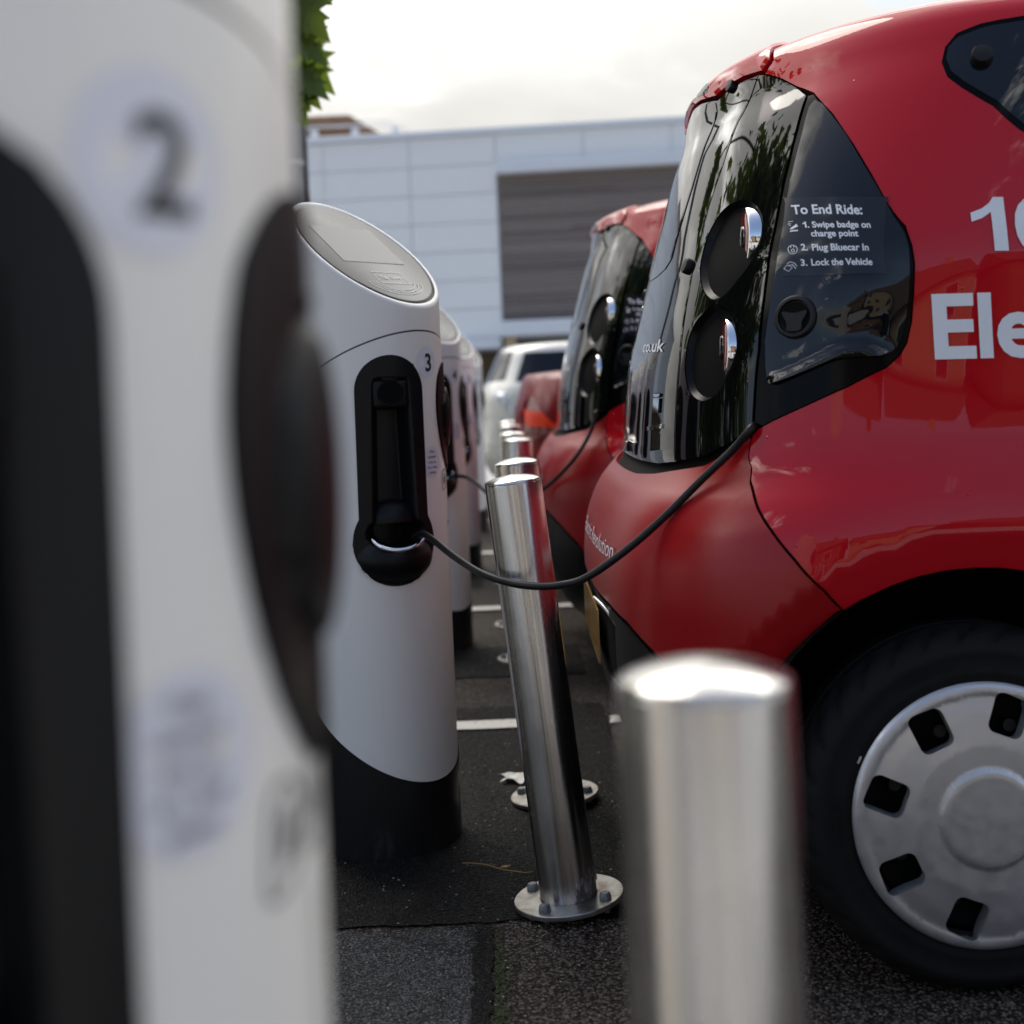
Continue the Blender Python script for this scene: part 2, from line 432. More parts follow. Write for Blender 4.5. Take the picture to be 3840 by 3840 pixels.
nt = NT(M['steel']); v = nt.coord(); s1 = nt.noise(nt.scale(v, (240, 240, 1.2)), 1.0, 4, 0.6); s2 = nt.noise(v, 9, 5, 0.6)
nt.rough(nt.math('ADD', nt.map(s1, 0.3, 0.7, 0.14, 0.26), nt.map(s2, 0.4, 0.8, 0.0, 0.08)))
nt.b.inputs['Anisotropic'].default_value = 0.85; nt.b.inputs['Anisotropic Rotation'].default_value = 0.25; tg_ = nt.n('ShaderNodeTangent', direction_type='RADIAL', axis='Z'); nt.l(tg_.outputs[0], nt.b.inputs['Tangent']); nt.bump(s1, 0.22, 0.0007)
zz = nt.n('ShaderNodeSeparateXYZ'); nt.l(v, zz.inputs[0]); gr = nt.noise(nt.scale(v, (14, 14, 5)), 1.0, 6, 0.7)
dirt = nt.map(nt.math('SUBTRACT', gr, nt.map(zz.outputs[2], 0.0, 0.16, 0.0, 0.34)), 0.47, 0.52, 0.0, 1.0)
nt.color(nt.mix(nt.math('MULTIPLY', dirt, 0.9), nt.mix(nt.noise(nt.scale(v, (30, 30, 0.8)), 1.0, 3), (0.50, 0.48, 0.455), (0.72, 0.705, 0.685)), (0.035, 0.022, 0.014)))
nt.l(nt.map(dirt, 0, 1, 1.0, 0.1), nt.b.inputs['Metallic'])
M['steel_plate'] = mat('dull_steel_plate', (0.40, 0.39, 0.37), 0.40, 0.9)
nt = NT(M['steel_plate']); v = nt.coord(); nt.color(nt.mix(nt.map(nt.noise(v, 22, 6, 0.65), 0.45, 0.72, 0, 1), (0.40, 0.39, 0.37), (0.17, 0.14, 0.11)))
M['bolt'] = mat('grey_bolt', (0.16, 0.165, 0.17), 0.5, 0.4)
M['cable'] = mat('black_cable_rubber', (0.009, 0.009, 0.0095), 0.42, 0, 0, 0.3)
def asphalt(name, cols, dark, scale=135, rough=0.75, stain=None, bump=0.8):
    m = mat(name, (0.05, 0.05, 0.05), rough, 0, 0, 0.10); nt = NT(m); v = nt.coord()
    w = nt.n('ShaderNodeTexNoise'); w.inputs['Scale'].default_value = 60; nt.l(v, w.inputs['Vector'])
    vv = nt.n('ShaderNodeVectorMath', operation='ADD'); wsc = nt.n('ShaderNodeVectorMath', operation='SCALE'); wsc.inputs['Scale'].default_value = 0.007
    nt.l(w.outputs['Color'], wsc.inputs[0]); nt.l(v, vv.inputs[0]); nt.l(wsc.outputs[0], vv.inputs[1])
    x = nt.n('ShaderNodeTexVoronoi'); x.inputs['Scale'].default_value = scale; nt.l(vv.outputs[0], x.inputs['Vector'])
    sp = nt.n('ShaderNodeSeparateColor'); nt.l(x.outputs['Color'], sp.inputs[0])
    stone = nt.ramp(sp.outputs[0], cols)
    edge = nt.map(x.outputs['Distance'], 0.30, 0.62, 0.0, 1.0)
    c = nt.mix(edge, stone, dark)
    big = nt.noise(v, 1.7, 5, 0.6); c = nt.mix(nt.map(big, 0.38, 0.66, 0.0, 0.55), c, dark)
    if stain: c = nt.mix(nt.map(nt.noise(v, 4.5, 6, 0.65), 0.55, 0.7, 0.0, 0.6), c, stain)
    fl = nt.voro(v, 30); c = nt.mix(nt.map(fl, 0.03, 0.05, 0.75, 0.0), c, (0.55, 0.52, 0.46))
    crk = nt.voro(v, 1.3, 'DISTANCE_TO_EDGE'); wob = nt.noise(v, 7, 5, 0.7); c = nt.mix(nt.math('MULTIPLY', nt.map(nt.math('ADD', crk, nt.math('MULTIPLY', nt.math('SUBTRACT', wob, 0.5), 0.10)), 0.0, 0.006, 1.0, 0.0), 0.55), c, (0.002, 0.002, 0.002))
    nt.color(c)
    hh = nt.math('ADD', nt.math('MULTIPLY', nt.math('SUBTRACT', 1.0, x.outputs['Distance']), 1.0), nt.math('MULTIPLY', nt.noise(v, 420, 3), 0.4))
    nt.bump(hh, bump, 0.005); nt.rough(nt.map(sp.outputs[1], 0, 1, rough - 0.22, rough + 0.1))
    return m
M['ground'] = asphalt('old_brown_tarmac', [(0.0, (0.030, 0.026, 0.023)), (0.35, (0.072, 0.056, 0.044)), (0.7, (0.105, 0.082, 0.064)), (1.0, (0.16, 0.140, 0.122))], (0.012, 0.0105, 0.0092), 125, stain=(0.018, 0.016, 0.014))
M['patch'] = asphalt('new_black_tarmac', [(0.0, (0.006, 0.006, 0.006)), (0.6, (0.014, 0.0135, 0.013)), (0.9, (0.028, 0.0265, 0.025)), (1.0, (0.075, 0.068, 0.06))], (0.0035, 0.0035, 0.0035), 190, stain=(0.026, 0.023, 0.020))
M['patch_grey'] = asphalt('grey_chipped_tarmac', [(0.0, (0.040, 0.040, 0.040)), (0.5, (0.080, 0.079, 0.077)), (1.0, (0.15, 0.147, 0.14))], (0.016, 0.016, 0.016), 210)
M['line'] = mat('worn_white_road_paint', (0.52, 0.50, 0.45), 0.7)
nt = NT(M['line']); v = nt.coord(); nt.color(nt.mix(nt.map(nt.noise(v, 45, 6, 0.7), 0.56, 0.68, 0, 1), (0.52, 0.50, 0.45), (0.09, 0.08, 0.07))); nt.bump(nt.voro(v, 150), 0.4, 0.003)
M['paving'] = mat('pale_concrete_paving', (0.50, 0.49, 0.47), 0.8)
nt = NT(M['paving']); bt = nt.n('ShaderNodeTexBrick'); nt.l(nt.coord(), bt.inputs['Vector']); bt.inputs['Scale'].default_value = 1.0; bt.inputs['Brick Width'].default_value = 0.6; bt.inputs['Row Height'].default_value = 0.6; bt.inputs['Mortar Size'].default_value = 0.008
bt.inputs['Color1'].default_value = (0.52, 0.51, 0.49, 1); bt.inputs['Color2'].default_value = (0.44, 0.43, 0.41, 1); bt.inputs['Mortar'].default_value = (0.15, 0.14, 0.13, 1); nt.color(bt.outputs['Color'])
M['moss'] = mat('green_moss', (0.030, 0.042, 0.010), 0.9)
nt = NT(M['moss']); v = nt.coord(); nt.color(nt.mix(nt.noise(v, 90, 5), (0.012, 0.018, 0.005), (0.055, 0.075, 0.018)))
M['leaf'] = mat('green_leaf', (0.060, 0.110, 0.016), 0.45)
nt = NT(M['leaf']); v = nt.coord(); g = nt.n('ShaderNodeObjectInfo').outputs['Random']
nt.color(nt.mix(nt.noise(v, 7, 3), (0.045, 0.090, 0.010), (0.135, 0.185, 0.022)))
tr = nt.n('ShaderNodeBsdfTranslucent'); tr.inputs['Color'].default_value = (0.16, 0.24, 0.02, 1); ms = nt.n('ShaderNodeMixShader'); ms.inputs[0].default_value = 0.45
nt.l(nt.b.outputs[0], ms.inputs[1]); nt.l(tr.outputs[0], ms.inputs[2]); nt.l(ms.outputs[0], nt.t.nodes['Material Output'].inputs['Surface'])
M['bark'] = mat('grey_brown_bark', (0.085, 0.065, 0.048), 0.9)
nt = NT(M['bark']); v = nt.coord(); nt.bump(nt.noise(nt.scale(v, (9, 9, 2)), 3, 6), 0.8, 0.03)
M['dryleaf'] = mat('dry_brown_twig', (0.24, 0.13, 0.04), 0.8)
M['paper'] = mat('white_litter_paper', (0.62, 0.61, 0.57), 0.6)
M['panel'] = mat('pale_grey_cladding', (0.76, 0.79, 0.83), 0.45)
nt = NT(M['panel']); v = nt.coord(); nt.color(nt.mix(nt.noise(nt.scale(v, (0.5, 1, 2)), 0.8, 4), (0.87, 0.86, 0.84), (0.91, 0.90, 0.88)))
M['trim'] = mat('white_metal_trim', (0.76, 0.78, 0.81), 0.4)
M['cedar'] = mat('weathered_brown_timber', (0.14, 0.095, 0.075), 0.8)
nt = NT(M['cedar']); v = nt.coord(); rnd = nt.n('ShaderNodeObjectInfo').outputs['Random']; g = nt.noise(nt.scale(v, (0.7, 3, 24)), 2.0, 5, 0.65)
c0 = nt.mix(rnd, (0.17, 0.138, 0.122), (0.31, 0.258, 0.232)); nt.color(nt.mix(nt.map(g, 0.35, 0.75, 0, 0.7), c0, (0.11, 0.086, 0.078)))
M['joint'] = mat('grey_joint', (0.62, 0.63, 0.63), 0.8)
M['gasket'] = mat('grey_brown_gasket', (0.07, 0.066, 0.058), 0.7)
M['cream'] = mat('cream_render', (0.55, 0.44, 0.26), 0.8)
M['brownwall'] = mat('brown_shopfront_wall', (0.15, 0.105, 0.065), 0.75)
nt = NT(M['brownwall']); v = nt.coord(); nt.color(nt.mix(nt.noise(v, 0.9, 4), (0.11, 0.075, 0.045), (0.20, 0.145, 0.09)))
M['brick'] = mat('orange_brown_brick', (0.30, 0.15, 0.07), 0.85)
nt = NT(M['brick']); bt = nt.n('ShaderNodeTexBrick'); v = nt.coord(); sw = nt.n('ShaderNodeVectorRotate', rotation_type='X_AXIS'); sw.inputs['Angle'].default_value = R(90); nt.l(v, sw.inputs['Vector']); nt.l(sw.outputs[0], bt.inputs['Vector'])
bt.inputs['Scale'].default_value = 1.0; bt.inputs['Brick Width'].default_value = 0.23; bt.inputs['Row Height'].default_value = 0.075; bt.inputs['Mortar Size'].default_value = 0.010
bt.inputs['Color1'].default_value = (0.33, 0.16, 0.06, 1); bt.inputs['Color2'].default_value = (0.24, 0.12, 0.055, 1); bt.inputs['Mortar'].default_value = (0.20, 0.16, 0.12, 1); nt.color(bt.outputs['Color'])
M['tile'] = mat('brown_roof_tile', (0.13, 0.085, 0.06), 0.85)
M['lamp_grey'] = mat('dark_galvanised_post', (0.125, 0.13, 0.135), 0.42, 0.6)
M['strap'] = mat('pale_strap', (0.55, 0.55, 0.53), 0.45)
M['saloon'] = mat('dark_red_saloon_paint', (0.20, 0.004, 0.008), 0.35, 0, 0.25, 0.2)
M['suv'] = mat('cream_white_car_paint', (0.72, 0.71, 0.64), 0.3, 0, 0.8)
M['winglass'] = mat('house_window_glass', (0.03, 0.035, 0.04), 0.05)

# ------------------------------------------------------------------ car body surfaces
def pchip(xs, ys):
    xs = np.asarray(xs, float); ys = np.asarray(ys, float)
    h = np.diff(xs); d = np.diff(ys) / h
    m = np.zeros_like(ys)
    for i in range(1, len(xs) - 1):
        if d[i-1] * d[i] > 0:
            w1 = 2*h[i] + h[i-1]; w2 = h[i] + 2*h[i-1]
            m[i] = (w1 + w2) / (w1/d[i-1] + w2/d[i])
    m[0] = d[0]; m[-1] = d[-1]
    def f(x):
        x = np.clip(x, xs[0], xs[-1])
        i = np.clip(np.searchsorted(xs, x, side='right') - 1, 0, len(xs) - 2)
        s = (x - xs[i]) / h[i]
        return ((2*s**3 - 3*s**2 + 1)*ys[i] + (s**3 - 2*s**2 + s)*h[i]*m[i]
                + (-2*s**3 + 3*s**2)*ys[i+1] + (s**3 - s**2)*h[i]*m[i+1])
    return f

UQ, US, UF = 1.15, 2.05, 1.10      # metres of outline given to rear corner, side and front corner

class CarSurf:
    """a stack of rounded outlines; u runs round the outline from the rear centre, t runs up the body"""
    def __init__(self, knots, n, roof=None, zshear=1.30, L=0.70, ntop=None):
        K = np.array(knots, float)          # z, x_rear, half width, x_front
        t = np.concatenate([[0], np.cumsum(np.hypot(np.diff(K[:, 0]), np.diff(K[:, 2])))])
        self.t = t; self.T = t[-1]
        self.z = pchip(t, K[:, 0]); self.xr = pchip(t, K[:, 1]); self.w = pchip(t, K[:, 2]); self.xf = pchip(t, K[:, 3])
        self.K = K; self.n = n; self.roof = roof; self.zs = zshear; self.L = L; self.ntop = ntop or n
        self.disp = None
    def t_of_z(self, z):
        return float(np.interp(z, self.K[:, 0], self.t))
    def base(self, u, t):
        u = np.asarray(u, float); t = np.asarray(t, float)
        a = np.abs(u); sg = np.where(u < 0, -1.0, 1.0)
        z = self.z(t); xr = self.xr(t); w = self.w(t); xf = self.xf(t)
        n_ = self.n + (self.ntop - self.n) * np.clip((z - 1.25) / 0.33, 0, 1); e = 2.0 / n_
        L = np.minimum(self.L, (xf - xr) * 0.42)
        th = np.clip(a / UQ, 0, 1) * math.pi / 2
        c = np.clip(np.cos(th), 0, 1); s = np.clip(np.sin(th), 0, 1)
        xa = xr + L * (1 - c**e); ya = w * s**e
        k = np.clip((a - UQ) / US, 0, 1)
        xb = (xr + L) + k * ((xf - L) - (xr + L))
        th2 = np.clip((a - UQ - US) / UF, 0, 1) * math.pi / 2
        c2 = np.clip(np.cos(th2), 0, 1); s2 = np.clip(np.sin(th2), 0, 1)
        xc = (xf - L) + L * s2**e; yc = w * c2**e
        x = np.where(a < UQ, xa, np.where(a < UQ + US, xb, xc))
        y = np.where(a < UQ, ya, np.where(a < UQ + US, w, yc))
        if self.roof is not None:
            f = np.clip((z - self.zs) / (1.60 - self.zs), 0, None)
            z = np.where(z > self.zs, self.zs + f * (self.roof(x) - self.zs), z)
        return np.stack([x, -y * sg, z], -1)
    def uv_of(self, a, z, side):
        """(u,t) of near-side points given by x,z (side) or of rear points given by y,z"""
        a = np.asarray(a, float); z = np.asarray(z, float); zb = z
        if side and self.roof is not None:
            zb = np.where(z > self.zs, self.zs + (z - self.zs) * (1.60 - self.zs) / (self.roof(a) - self.zs), z)
        tt = np.linspace(0, self.T, 4000); t = np.interp(zb, self.z(tt), tt); zb = self.z(t)
        xr = self.xr(t); w = self.w(t); xf = self.xf(t); e = 2.0 / (self.n + (self.ntop - self.n) * np.clip((zb - 1.25) / 0.33, 0, 1)); L = np.minimum(self.L, (xf - xr) * 0.42)
        if side:
            k = np.clip(1 - (a - xr) / L, 0, 1); u1 = np.arccos(k**(1 / e)) / (math.pi / 2) * UQ
            u2 = UQ + US * (a - xr - L) / (xf - xr - 2 * L); return np.stack([np.where(a < xr + L, u1, u2), t], 1)
        u = np.arcsin(np.clip(np.abs(a) / w, 0, 1)**(1 / e)) / (math.pi / 2) * UQ
        return np.stack([np.where(a < 0, u, -u), t], 1)
    def nrm(self, fn, u, t):
        e = 0.004
        t0 = np.clip(t - e, 0, self.T); t1 = np.clip(t + e, 0, self.T)
        du = fn(u + e, t) - fn(u - e, t); dt = fn(u, t1) - fn(u, t0)
        n = np.cross(du, dt)
        return n / np.maximum(np.linalg.norm(n, axis=-1, keepdims=True), 1e-9)
    def pos(self, u, t):
        p = self.base(u, t)
        if self.disp is None:
            return p
        n = self.nrm(self.base, u, t)
        return p + n * self.disp(p, u, t)[..., None]
    def normal(self, u, t):
        return self.nrm(self.pos, u, t)

WHEEL_X, WHEEL_Z = 0.745, 0.304
RED_KNOTS = [
    (0.160, 0.3020, 0.760, 3.60),
    (0.240, 0.2370, 0.800, 3.68),
    (0.350, 0.1850, 0.835, 3.74),
    (0.490, 0.1576, 0.852, 3.78),
    (0.620, 0.1567, 0.860, 3.78),
    (0.700, 0.1641, 0.862, 3.76),
    (0.767, 0.1843, 0.858, 3.72),
    (0.810, 0.2076, 0.850, 3.66),
    (0.860, 0.2496, 0.836, 3.52),
    (0.885, 0.2639, 0.829, 3.42),
    (0.940, 0.2692, 0.817, 3.20),
    (1.062, 0.2834, 0.806, 2.86),
    (1.218, 0.3235, 0.802, 2.62),
    (1.260, 0.3350, 0.797, 2.56),
    (1.381, 0.3710, 0.768, 2.38),
    (1.480, 0.4052, 0.734, 2.24),
    (1.530, 0.4284, 0.712, 2.16),
    (1.575, 0.4378, 0.688, 2.08),
    (1.603, 0.4466, 0.636, 2.00),
    (1.622, 0.5400, 0.480, 1.94),
    (1.634, 0.6900, 0.260, 1.90),
    (1.640, 0.9000, 0.020, 1.88),
]
def red_roof(x):
    return 1.655 + 0.064 * (1 - np.exp(-np.maximum(x - 0.40, 0) / 0.35)) - 0.05 * np.clip(x - 1.3, 0, 2)**2
RED = CarSurf(RED_KNOTS, 3.2, red_roof, L=0.58, ntop=2.3)
def red_disp(p, u, t):
    x, y, z = p[..., 0], p[..., 1], p[..., 2]
    r = np.hypot(x - WHEEL_X, z - WHEEL_Z)
    d = np.where(r < 0.467, -(0.467 - r) / 0.062 * 0.022, 0.0)
    d = np.maximum(d, -0.030)
    return d * np.clip((np.abs(u) - 0.45) / 0.25, 0, 1)
RED.disp = red_disp

TR = {
    'L1': [(0.4048, 1.4486), (0.356, 1.3719), (0.3345, 1.2957), (0.3047, 1.2297), (0.2824, 1.1518), (0.2988, 1.043), (0.3331, 0.9328), (0.3343, 0.8383), (0.3361, 0.7404)],
    'hatch_top': [(0.3453, 1.4526), (0.275, 1.4522), (0.2082, 1.444)],
    'L2': [(0.5988, 1.3751), (0.6019, 1.3148), (0.6032, 1.2364), (0.6136, 1.145), (0.63, 1.0551), (0.655, 0.9457), (0.6549, 0.8585), (0.6537, 0.808)],
    'lamp_top': [(0.4292, 1.4435), (0.4947, 1.4214), (0.5511, 1.3978)],
    'lamp_bot': [(0.5826, 0.7815), (0.4796, 0.7545)],
    'quarter': [(0.6169, 1.3761), (0.6996, 1.3301), (0.7816, 1.2742), (0.8464, 1.2268), (0.9061, 1.1799), (0.9572, 1.1448), (0.9843, 1.1099), (0.9971, 1.0768), (1.008, 1.0278), (1.016, 0.9792), (1.0144, 0.9439), (1.0036, 0.9221), (0.9807, 0.9033), (0.9037, 0.8738), (0.8141, 0.8468), (0.7104, 0.8183), (0.6692, 0.8051)],
    'quarter_glass': [(0.6344, 1.3592), (0.7327, 1.3052), (0.8066, 1.2521), (0.876, 1.2004), (0.9397, 1.1491), (0.971, 1.1174), (0.9834, 1.0869), (0.9972, 1.0283), (1.0025, 0.9865), (1, 0.9471), (0.9782, 0.9275), (0.9278, 0.9223), (0.8689, 0.9198), (0.799, 0.9026), (0.705, 0.8844), (0.6919, 0.8986), (0.684, 0.9266), (0.6714, 0.977), (0.6525, 1.113), (0.6324, 1.2103), (0.628, 1.3004)],
    'ledge': [(0.9718, 0.9162), (0.9319, 0.9329), (0.8914, 0.9326), (0.8375, 0.9164), (0.7787, 0.8963), (0.717, 0.8818), (0.7327, 0.8792), (0.8013, 0.8821), (0.8664, 0.887), (0.9303, 0.8998)],
    'cav1': [(0.4835, 1.2201), (0.5268, 1.2053), (0.5548, 1.188), (0.5679, 1.1705), (0.5746, 1.1387), (0.5558, 1.1013), (0.5226, 1.0761), (0.4871, 1.0529), (0.4406, 1.045), (0.3945, 1.0565), (0.3578, 1.0767), (0.33, 1.1057), (0.3212, 1.1342), (0.3255, 1.1683), (0.352, 1.1959), (0.3871, 1.2141), (0.4303, 1.2211)],
    'cav2': [(0.4621, 1.0351), (0.5078, 1.0242), (0.5416, 1.0036), (0.5689, 0.9733), (0.5771, 0.9459), (0.5663, 0.9129), (0.5403, 0.884), (0.5055, 0.8655), (0.4614, 0.8585), (0.4167, 0.8664), (0.3842, 0.8843), (0.3636, 0.9133), (0.3557, 0.9467), (0.3548, 0.9776), (0.3698, 1.0033), (0.3998, 1.0214), (0.432, 1.0326)],
    'seam': [(0.6504, 0.7869), (0.6429, 0.7571), (0.6754, 0.7179), (0.7434, 0.6799), (0.8207, 0.6358), (0.8954, 0.5894), (0.9678, 0.5363), (1.0065, 0.5001)],
    'arch': [(1.0081, 0.498), (1.0473, 0.5212), (1.083, 0.5395), (1.114, 0.5526), (1.1377, 0.5608), (1.1528, 0.5637), (1.1884, 0.5614), (1.2268, 0.5538), (1.2646, 0.5414), (1.3012, 0.5241), (1.3358, 0.5024), (1.3676, 0.4765), (1.3963, 0.4462), (1.4223, 0.4122), (1.4452, 0.3749), (1.4645, 0.3346), (1.4782, 0.2917), (1.4862, 0.2463), (1.4892, 0.1979), (1.4857, 0.1457), (1.475, 0.0921), (1.4542, 0.0343)],
    'arch_low': [(1.0081, 0.498), (0.9669, 0.4707), (0.9241, 0.4389), (0.882, 0.4029), (0.8421, 0.3631), (0.8036, 0.3185), (0.7589, 0.2691), (0.7111, 0.216)],
    'bump_low': [(0.4681, 0.4021), (0.6263, 0.3382), (0.6998, 0.2566)],
    'bump_low_rear': [(0.0105, 0.4425), (0.1902, 0.4543), (0.336, 0.4376)],
    'side_win': [(1.111, 1.2757), (1.06, 1.3121), (0.9903, 1.3441), (0.9559, 1.362), (0.9325, 1.3834), (0.9282, 1.401), (0.9424, 1.4149), (0.9868, 1.4236), (1.0683, 1.4279)],
    'spoiler_seam': [(0.4327, 1.4465)],
    'knob1': [(0.2585, 1.1211)],
    'knob2': [(0.2889, 1.4514)],
    'knob3': [(1.0063, 1.3762)],
    'port': [(0.75, 0.9976)],
    'blob': [(0.8679, 1.0195)],
    'win_in': [(0.2659, 1.4629), (0.2147, 1.4174), (0.1896, 1.3512), (0.1671, 1.284), (0.1442, 1.2417)],
    'brake': [],
    'anchors': [('To End Ride:', (0.5116, -0.673, 1.3182), (0.6136, -0.7469, 1.3042), 0.0175, 1), ('1. Swipe badge on', (0.523, -0.6991, 1.2902), (0.6224, -0.7605, 1.279), 0.0115, 1), ('charge point', (0.5325, -0.7162, 1.2728), (0.6021, -0.7577, 1.2656), 0.0115, 1), ('2.', (0.5149, -0.7148, 1.2502), (0.5245, -0.7223, 1.249), 0.0115, 1), ('Plug Bluecar In', (0.5306, -0.7268, 1.2481), (0.6149, -0.77, 1.2405), 0.0115, 1), ('3.', (0.5115, -0.7205, 1.2239), (0.5211, -0.7277, 1.2228), 0.0115, 1), ('Lock the Vehicle', (0.5269, -0.7316, 1.2227), (0.6183, -0.7755, 1.2155), 0.0115, 1)],
    'sticker': [(0.6352, 1.197), (0.6447, 1.2035), (0.8882, 1.1883), (0.9019, 1.1789), (0.9391, 1.0696), (0.9311, 1.0619), (0.7069, 1.0701), (0.6841, 1.081)],
    'ic1': [(0.6801, 1.1576)],
    'ic2': [(0.7004, 1.1151)],
    'ic3': [(0.7026, 1.0871)],
}

TP = {
    'couk_l': (0.2916, -0.1001, 1.1016),
    'couk_r': (0.3059, -0.3733, 1.0954),
    'rev_l': (0.1632, -0.0967, 0.6925),
    'rev_r': (0.1836, -0.4308, 0.693),
    'em_l': (0.2842, -0.34, 0.975),
    'em_r': (0.2912, -0.3931, 0.9756),
    'sc_l': (0.2728, -0.2524, 0.9335),
    'sc_r': (0.2922, -0.4196, 0.9446),
    'ic1': (0.5094, -0.6844, 1.2949),
    'ic2': (0.5025, -0.7032, 1.2531),
    'ic3': (0.4956, -0.7075, 1.2253),
    'one_l': (0.7825, -0.7992, 1.2306),
    'E_l': (0.7075, -0.8025, 1.0564),
    'lens1': (0.4337, -0.5507, 1.2883),
    'lens2': (0.3826, -0.5762, 1.0872),
    'cable1': [(-0.235, 3.02, 0.7), (-0.2311, 2.98, 0.7116), (-0.2093, 2.93, 0.7232), (-0.1854, 2.87, 0.7178), (-0.1347, 2.74, 0.6956), (-0.0778, 2.62, 0.6751), (-0.0255, 2.55, 0.6646), (0.0247, 2.51, 0.6607), (0.0741, 2.48, 0.665), (0.1232, 2.46, 0.6801), (0.1966, 2.43, 0.7314), (0.2687, 2.3994, 0.7954), (0.3345, 2.37, 0.8618), (0.3841, 2.342, 0.9108), (0.4117, 2.3178, 0.9464), (0.4257, 2.36, 0.9531)],
    'cable2': [(-0.29, 5.4, 0.675), (-0.2783, 5.32, 0.6902), (-0.2449, 5.25, 0.7029), (-0.189, 5.15, 0.7029), (-0.1411, 5.05, 0.6791), (-0.106, 5, 0.6491), (-0.0372, 4.95, 0.6154), (0.0323, 4.9, 0.6294), (0.1008, 4.8203, 0.6717), (0.1567, 4.701, 0.727), (0.2137, 4.6566, 0.7908), (0.259, 4.6689, 0.8556), (0.2835, 4.68, 0.9104), (0.2926, 4.6841, 0.9427)],
}
# ------------------------------------------------------------------ ground and painted lines
def sheet(name, poly, z, m, kind='structure', step=None):
    o = mk(name, [(x, y, z) for x, y in poly], [tuple(range(len(poly)))], m, None, False)
    o['kind'] = kind
    return o
rng = random.Random(7)
def ragged(x0, x1, y0, y1, step=0.035, amp=0.006, seed=1):
    g = random.Random(seed); c = [(x0, y0), (x1, y0), (x1, y1), (x0, y1)]; out = []
    for i in range(4):
        a, b = c[i], c[(i+1) % 4]; n = max(2, int(math.hypot(b[0]-a[0], b[1]-a[1]) / step))
        for k in range(n):
            out.append((a[0] + (b[0]-a[0])*k/n + g.uniform(-amp, amp), a[1] + (b[1]-a[1])*k/n + g.uniform(-amp, amp)))
    return out
sheet('ground', [(-300, -300), (300, -300), (300, 500), (-300, 500)], 0.0, M['ground'])
sheet('tarmac_patch', ragged(-1.6, 0.25, 2.585, 4.34, 0.02, 0.007, seed=2), 0.004, M['patch'])
sheet('tarmac_patch', ragged(-1.6, 0.22, 4.80, 5.36, seed=3), 0.004, M['patch'])
sheet('tarmac_patch', ragged(-1.6, -0.20, 7.0, 7.9, seed=4), 0.004, M['patch'])
sheet('grey_tarmac_patch', ragged(-1.8, -0.10, 0.3, 2.555, seed=5), 0.004, M['patch_grey'])
sheet('dark_tarmac_strip', ragged(-0.112, -0.078, 0.3, 2.57, 0.012, 0.006, seed=6), 0.0058, M['patch'])
sheet('bounce_forecourt', [(-40, 15), (40, 15), (40, 31.2), (-40, 31.2)], 0.004, M['paving'])  # added pale sheet hidden behind the cars, bounces light onto the facade
sheet('unseen_pavement', [(-40, -9), (40, -9), (40, -0.25), (-40, -0.25)], 0.004, M['paving'])  # unseen ground behind the camera, made pale to brighten the bollard reflections
for i, (yc, x0, x1) in enumerate(((4.10, -1.5, -0.02), (6.30, -0.6, 4.6), (8.48, -0.6, 4.6), (10.6, -0.6, 4.6), (12.8, -0.6, 4.6))):
    sheet('bay_line', ragged(x0, x1, yc - 0.05, yc + 0.05, amp=0.004, seed=20+i), 0.009, M['line'])
sheet('bay_line', ragged(0.262, 0.30, 4.06, 4.14, amp=0.008, step=0.02, seed=31), 0.009, M['line'])
sheet('bay_line', ragged(0.9, 4.6, 4.05, 4.15, amp=0.004, seed=32), 0.009, M['line'])
sheet('bay_line', ragged(0.9, 4.6, 1.84, 1.94, amp=0.004, seed=33), 0.009, M['line'])
# moss along the joint of the two surfacings: hundreds of little tufts
mv = []; mf = []
for i in range(2600):
    y = rng.uniform(1.6, 2.56); k = rng.random()
    if rng.random() > (0.25 + 0.75 * (0.5 + 0.5 * math.sin(y * 17 + 1.2 * math.sin(y * 41)))): continue
    x = -0.070 + 0.006*math.sin(y*9) + rng.gauss(0, 0.010); h = rng.uniform(0.002, 0.007); r = rng.uniform(0.0012, 0.003); a = rng.uniform(0, 6.28); b = len(mv)
    for q in range(3): mv.append((x + r*math.cos(a + q*2.1), y + r*math.sin(a + q*2.1), 0.002))
    mv.append((x + rng.gauss(0, .001), y + rng.gauss(0, .001), h)); mf += [(b, b+1, b+3), (b+1, b+2, b+3), (b+2, b, b+3)]
tag(mk('moss', mv, mf, M['moss'], None, True), 'green moss growing in the tarmac joint by the leaning bollard', 'moss', kind='stuff')
# loose chippings of the worn surfacing near the camera
def stones(name, n, area, smin, smax, m, z, seed):
    g = random.Random(seed); v = []; f = []
    base = [(1, 0, 0), (0, 1, 0), (-1, 0, 0), (0, -1, 0), (0, 0, 1), (0.3, 0.2, -0.6)]; bf = [(0, 1, 4), (1, 2, 4), (2, 3, 4), (3, 0, 4)]
    for i in range(n):
        x = g.uniform(area[0], area[1]); y = g.uniform(area[2], area[3]); s = g.uniform(smin, smax); a = g.uniform(0, 6.28); b = len(v)
        ca, sa = math.cos(a), math.sin(a); sx, sy, sz = s*g.uniform(.7, 1.3), s*g.uniform(.6, 1.1), s*g.uniform(.35, .75)
        tx, ty = g.uniform(-.4, .4), g.uniform(-.4, .4)
        for (p, q, r) in base[:5]:
            X, Y, Z = p*sx, q*sy, r*sz
            if r > 0: X += tx*s; Y += ty*s
            v.append((x + X*ca - Y*sa, y + X*sa + Y*ca, z + max(Z, 0)))
        f += [tuple(b+i for i in t) for t in bf]
    o = mk(name, v, f, m, None, False); o['kind'] = 'stuff'; return o
stone_mat = []
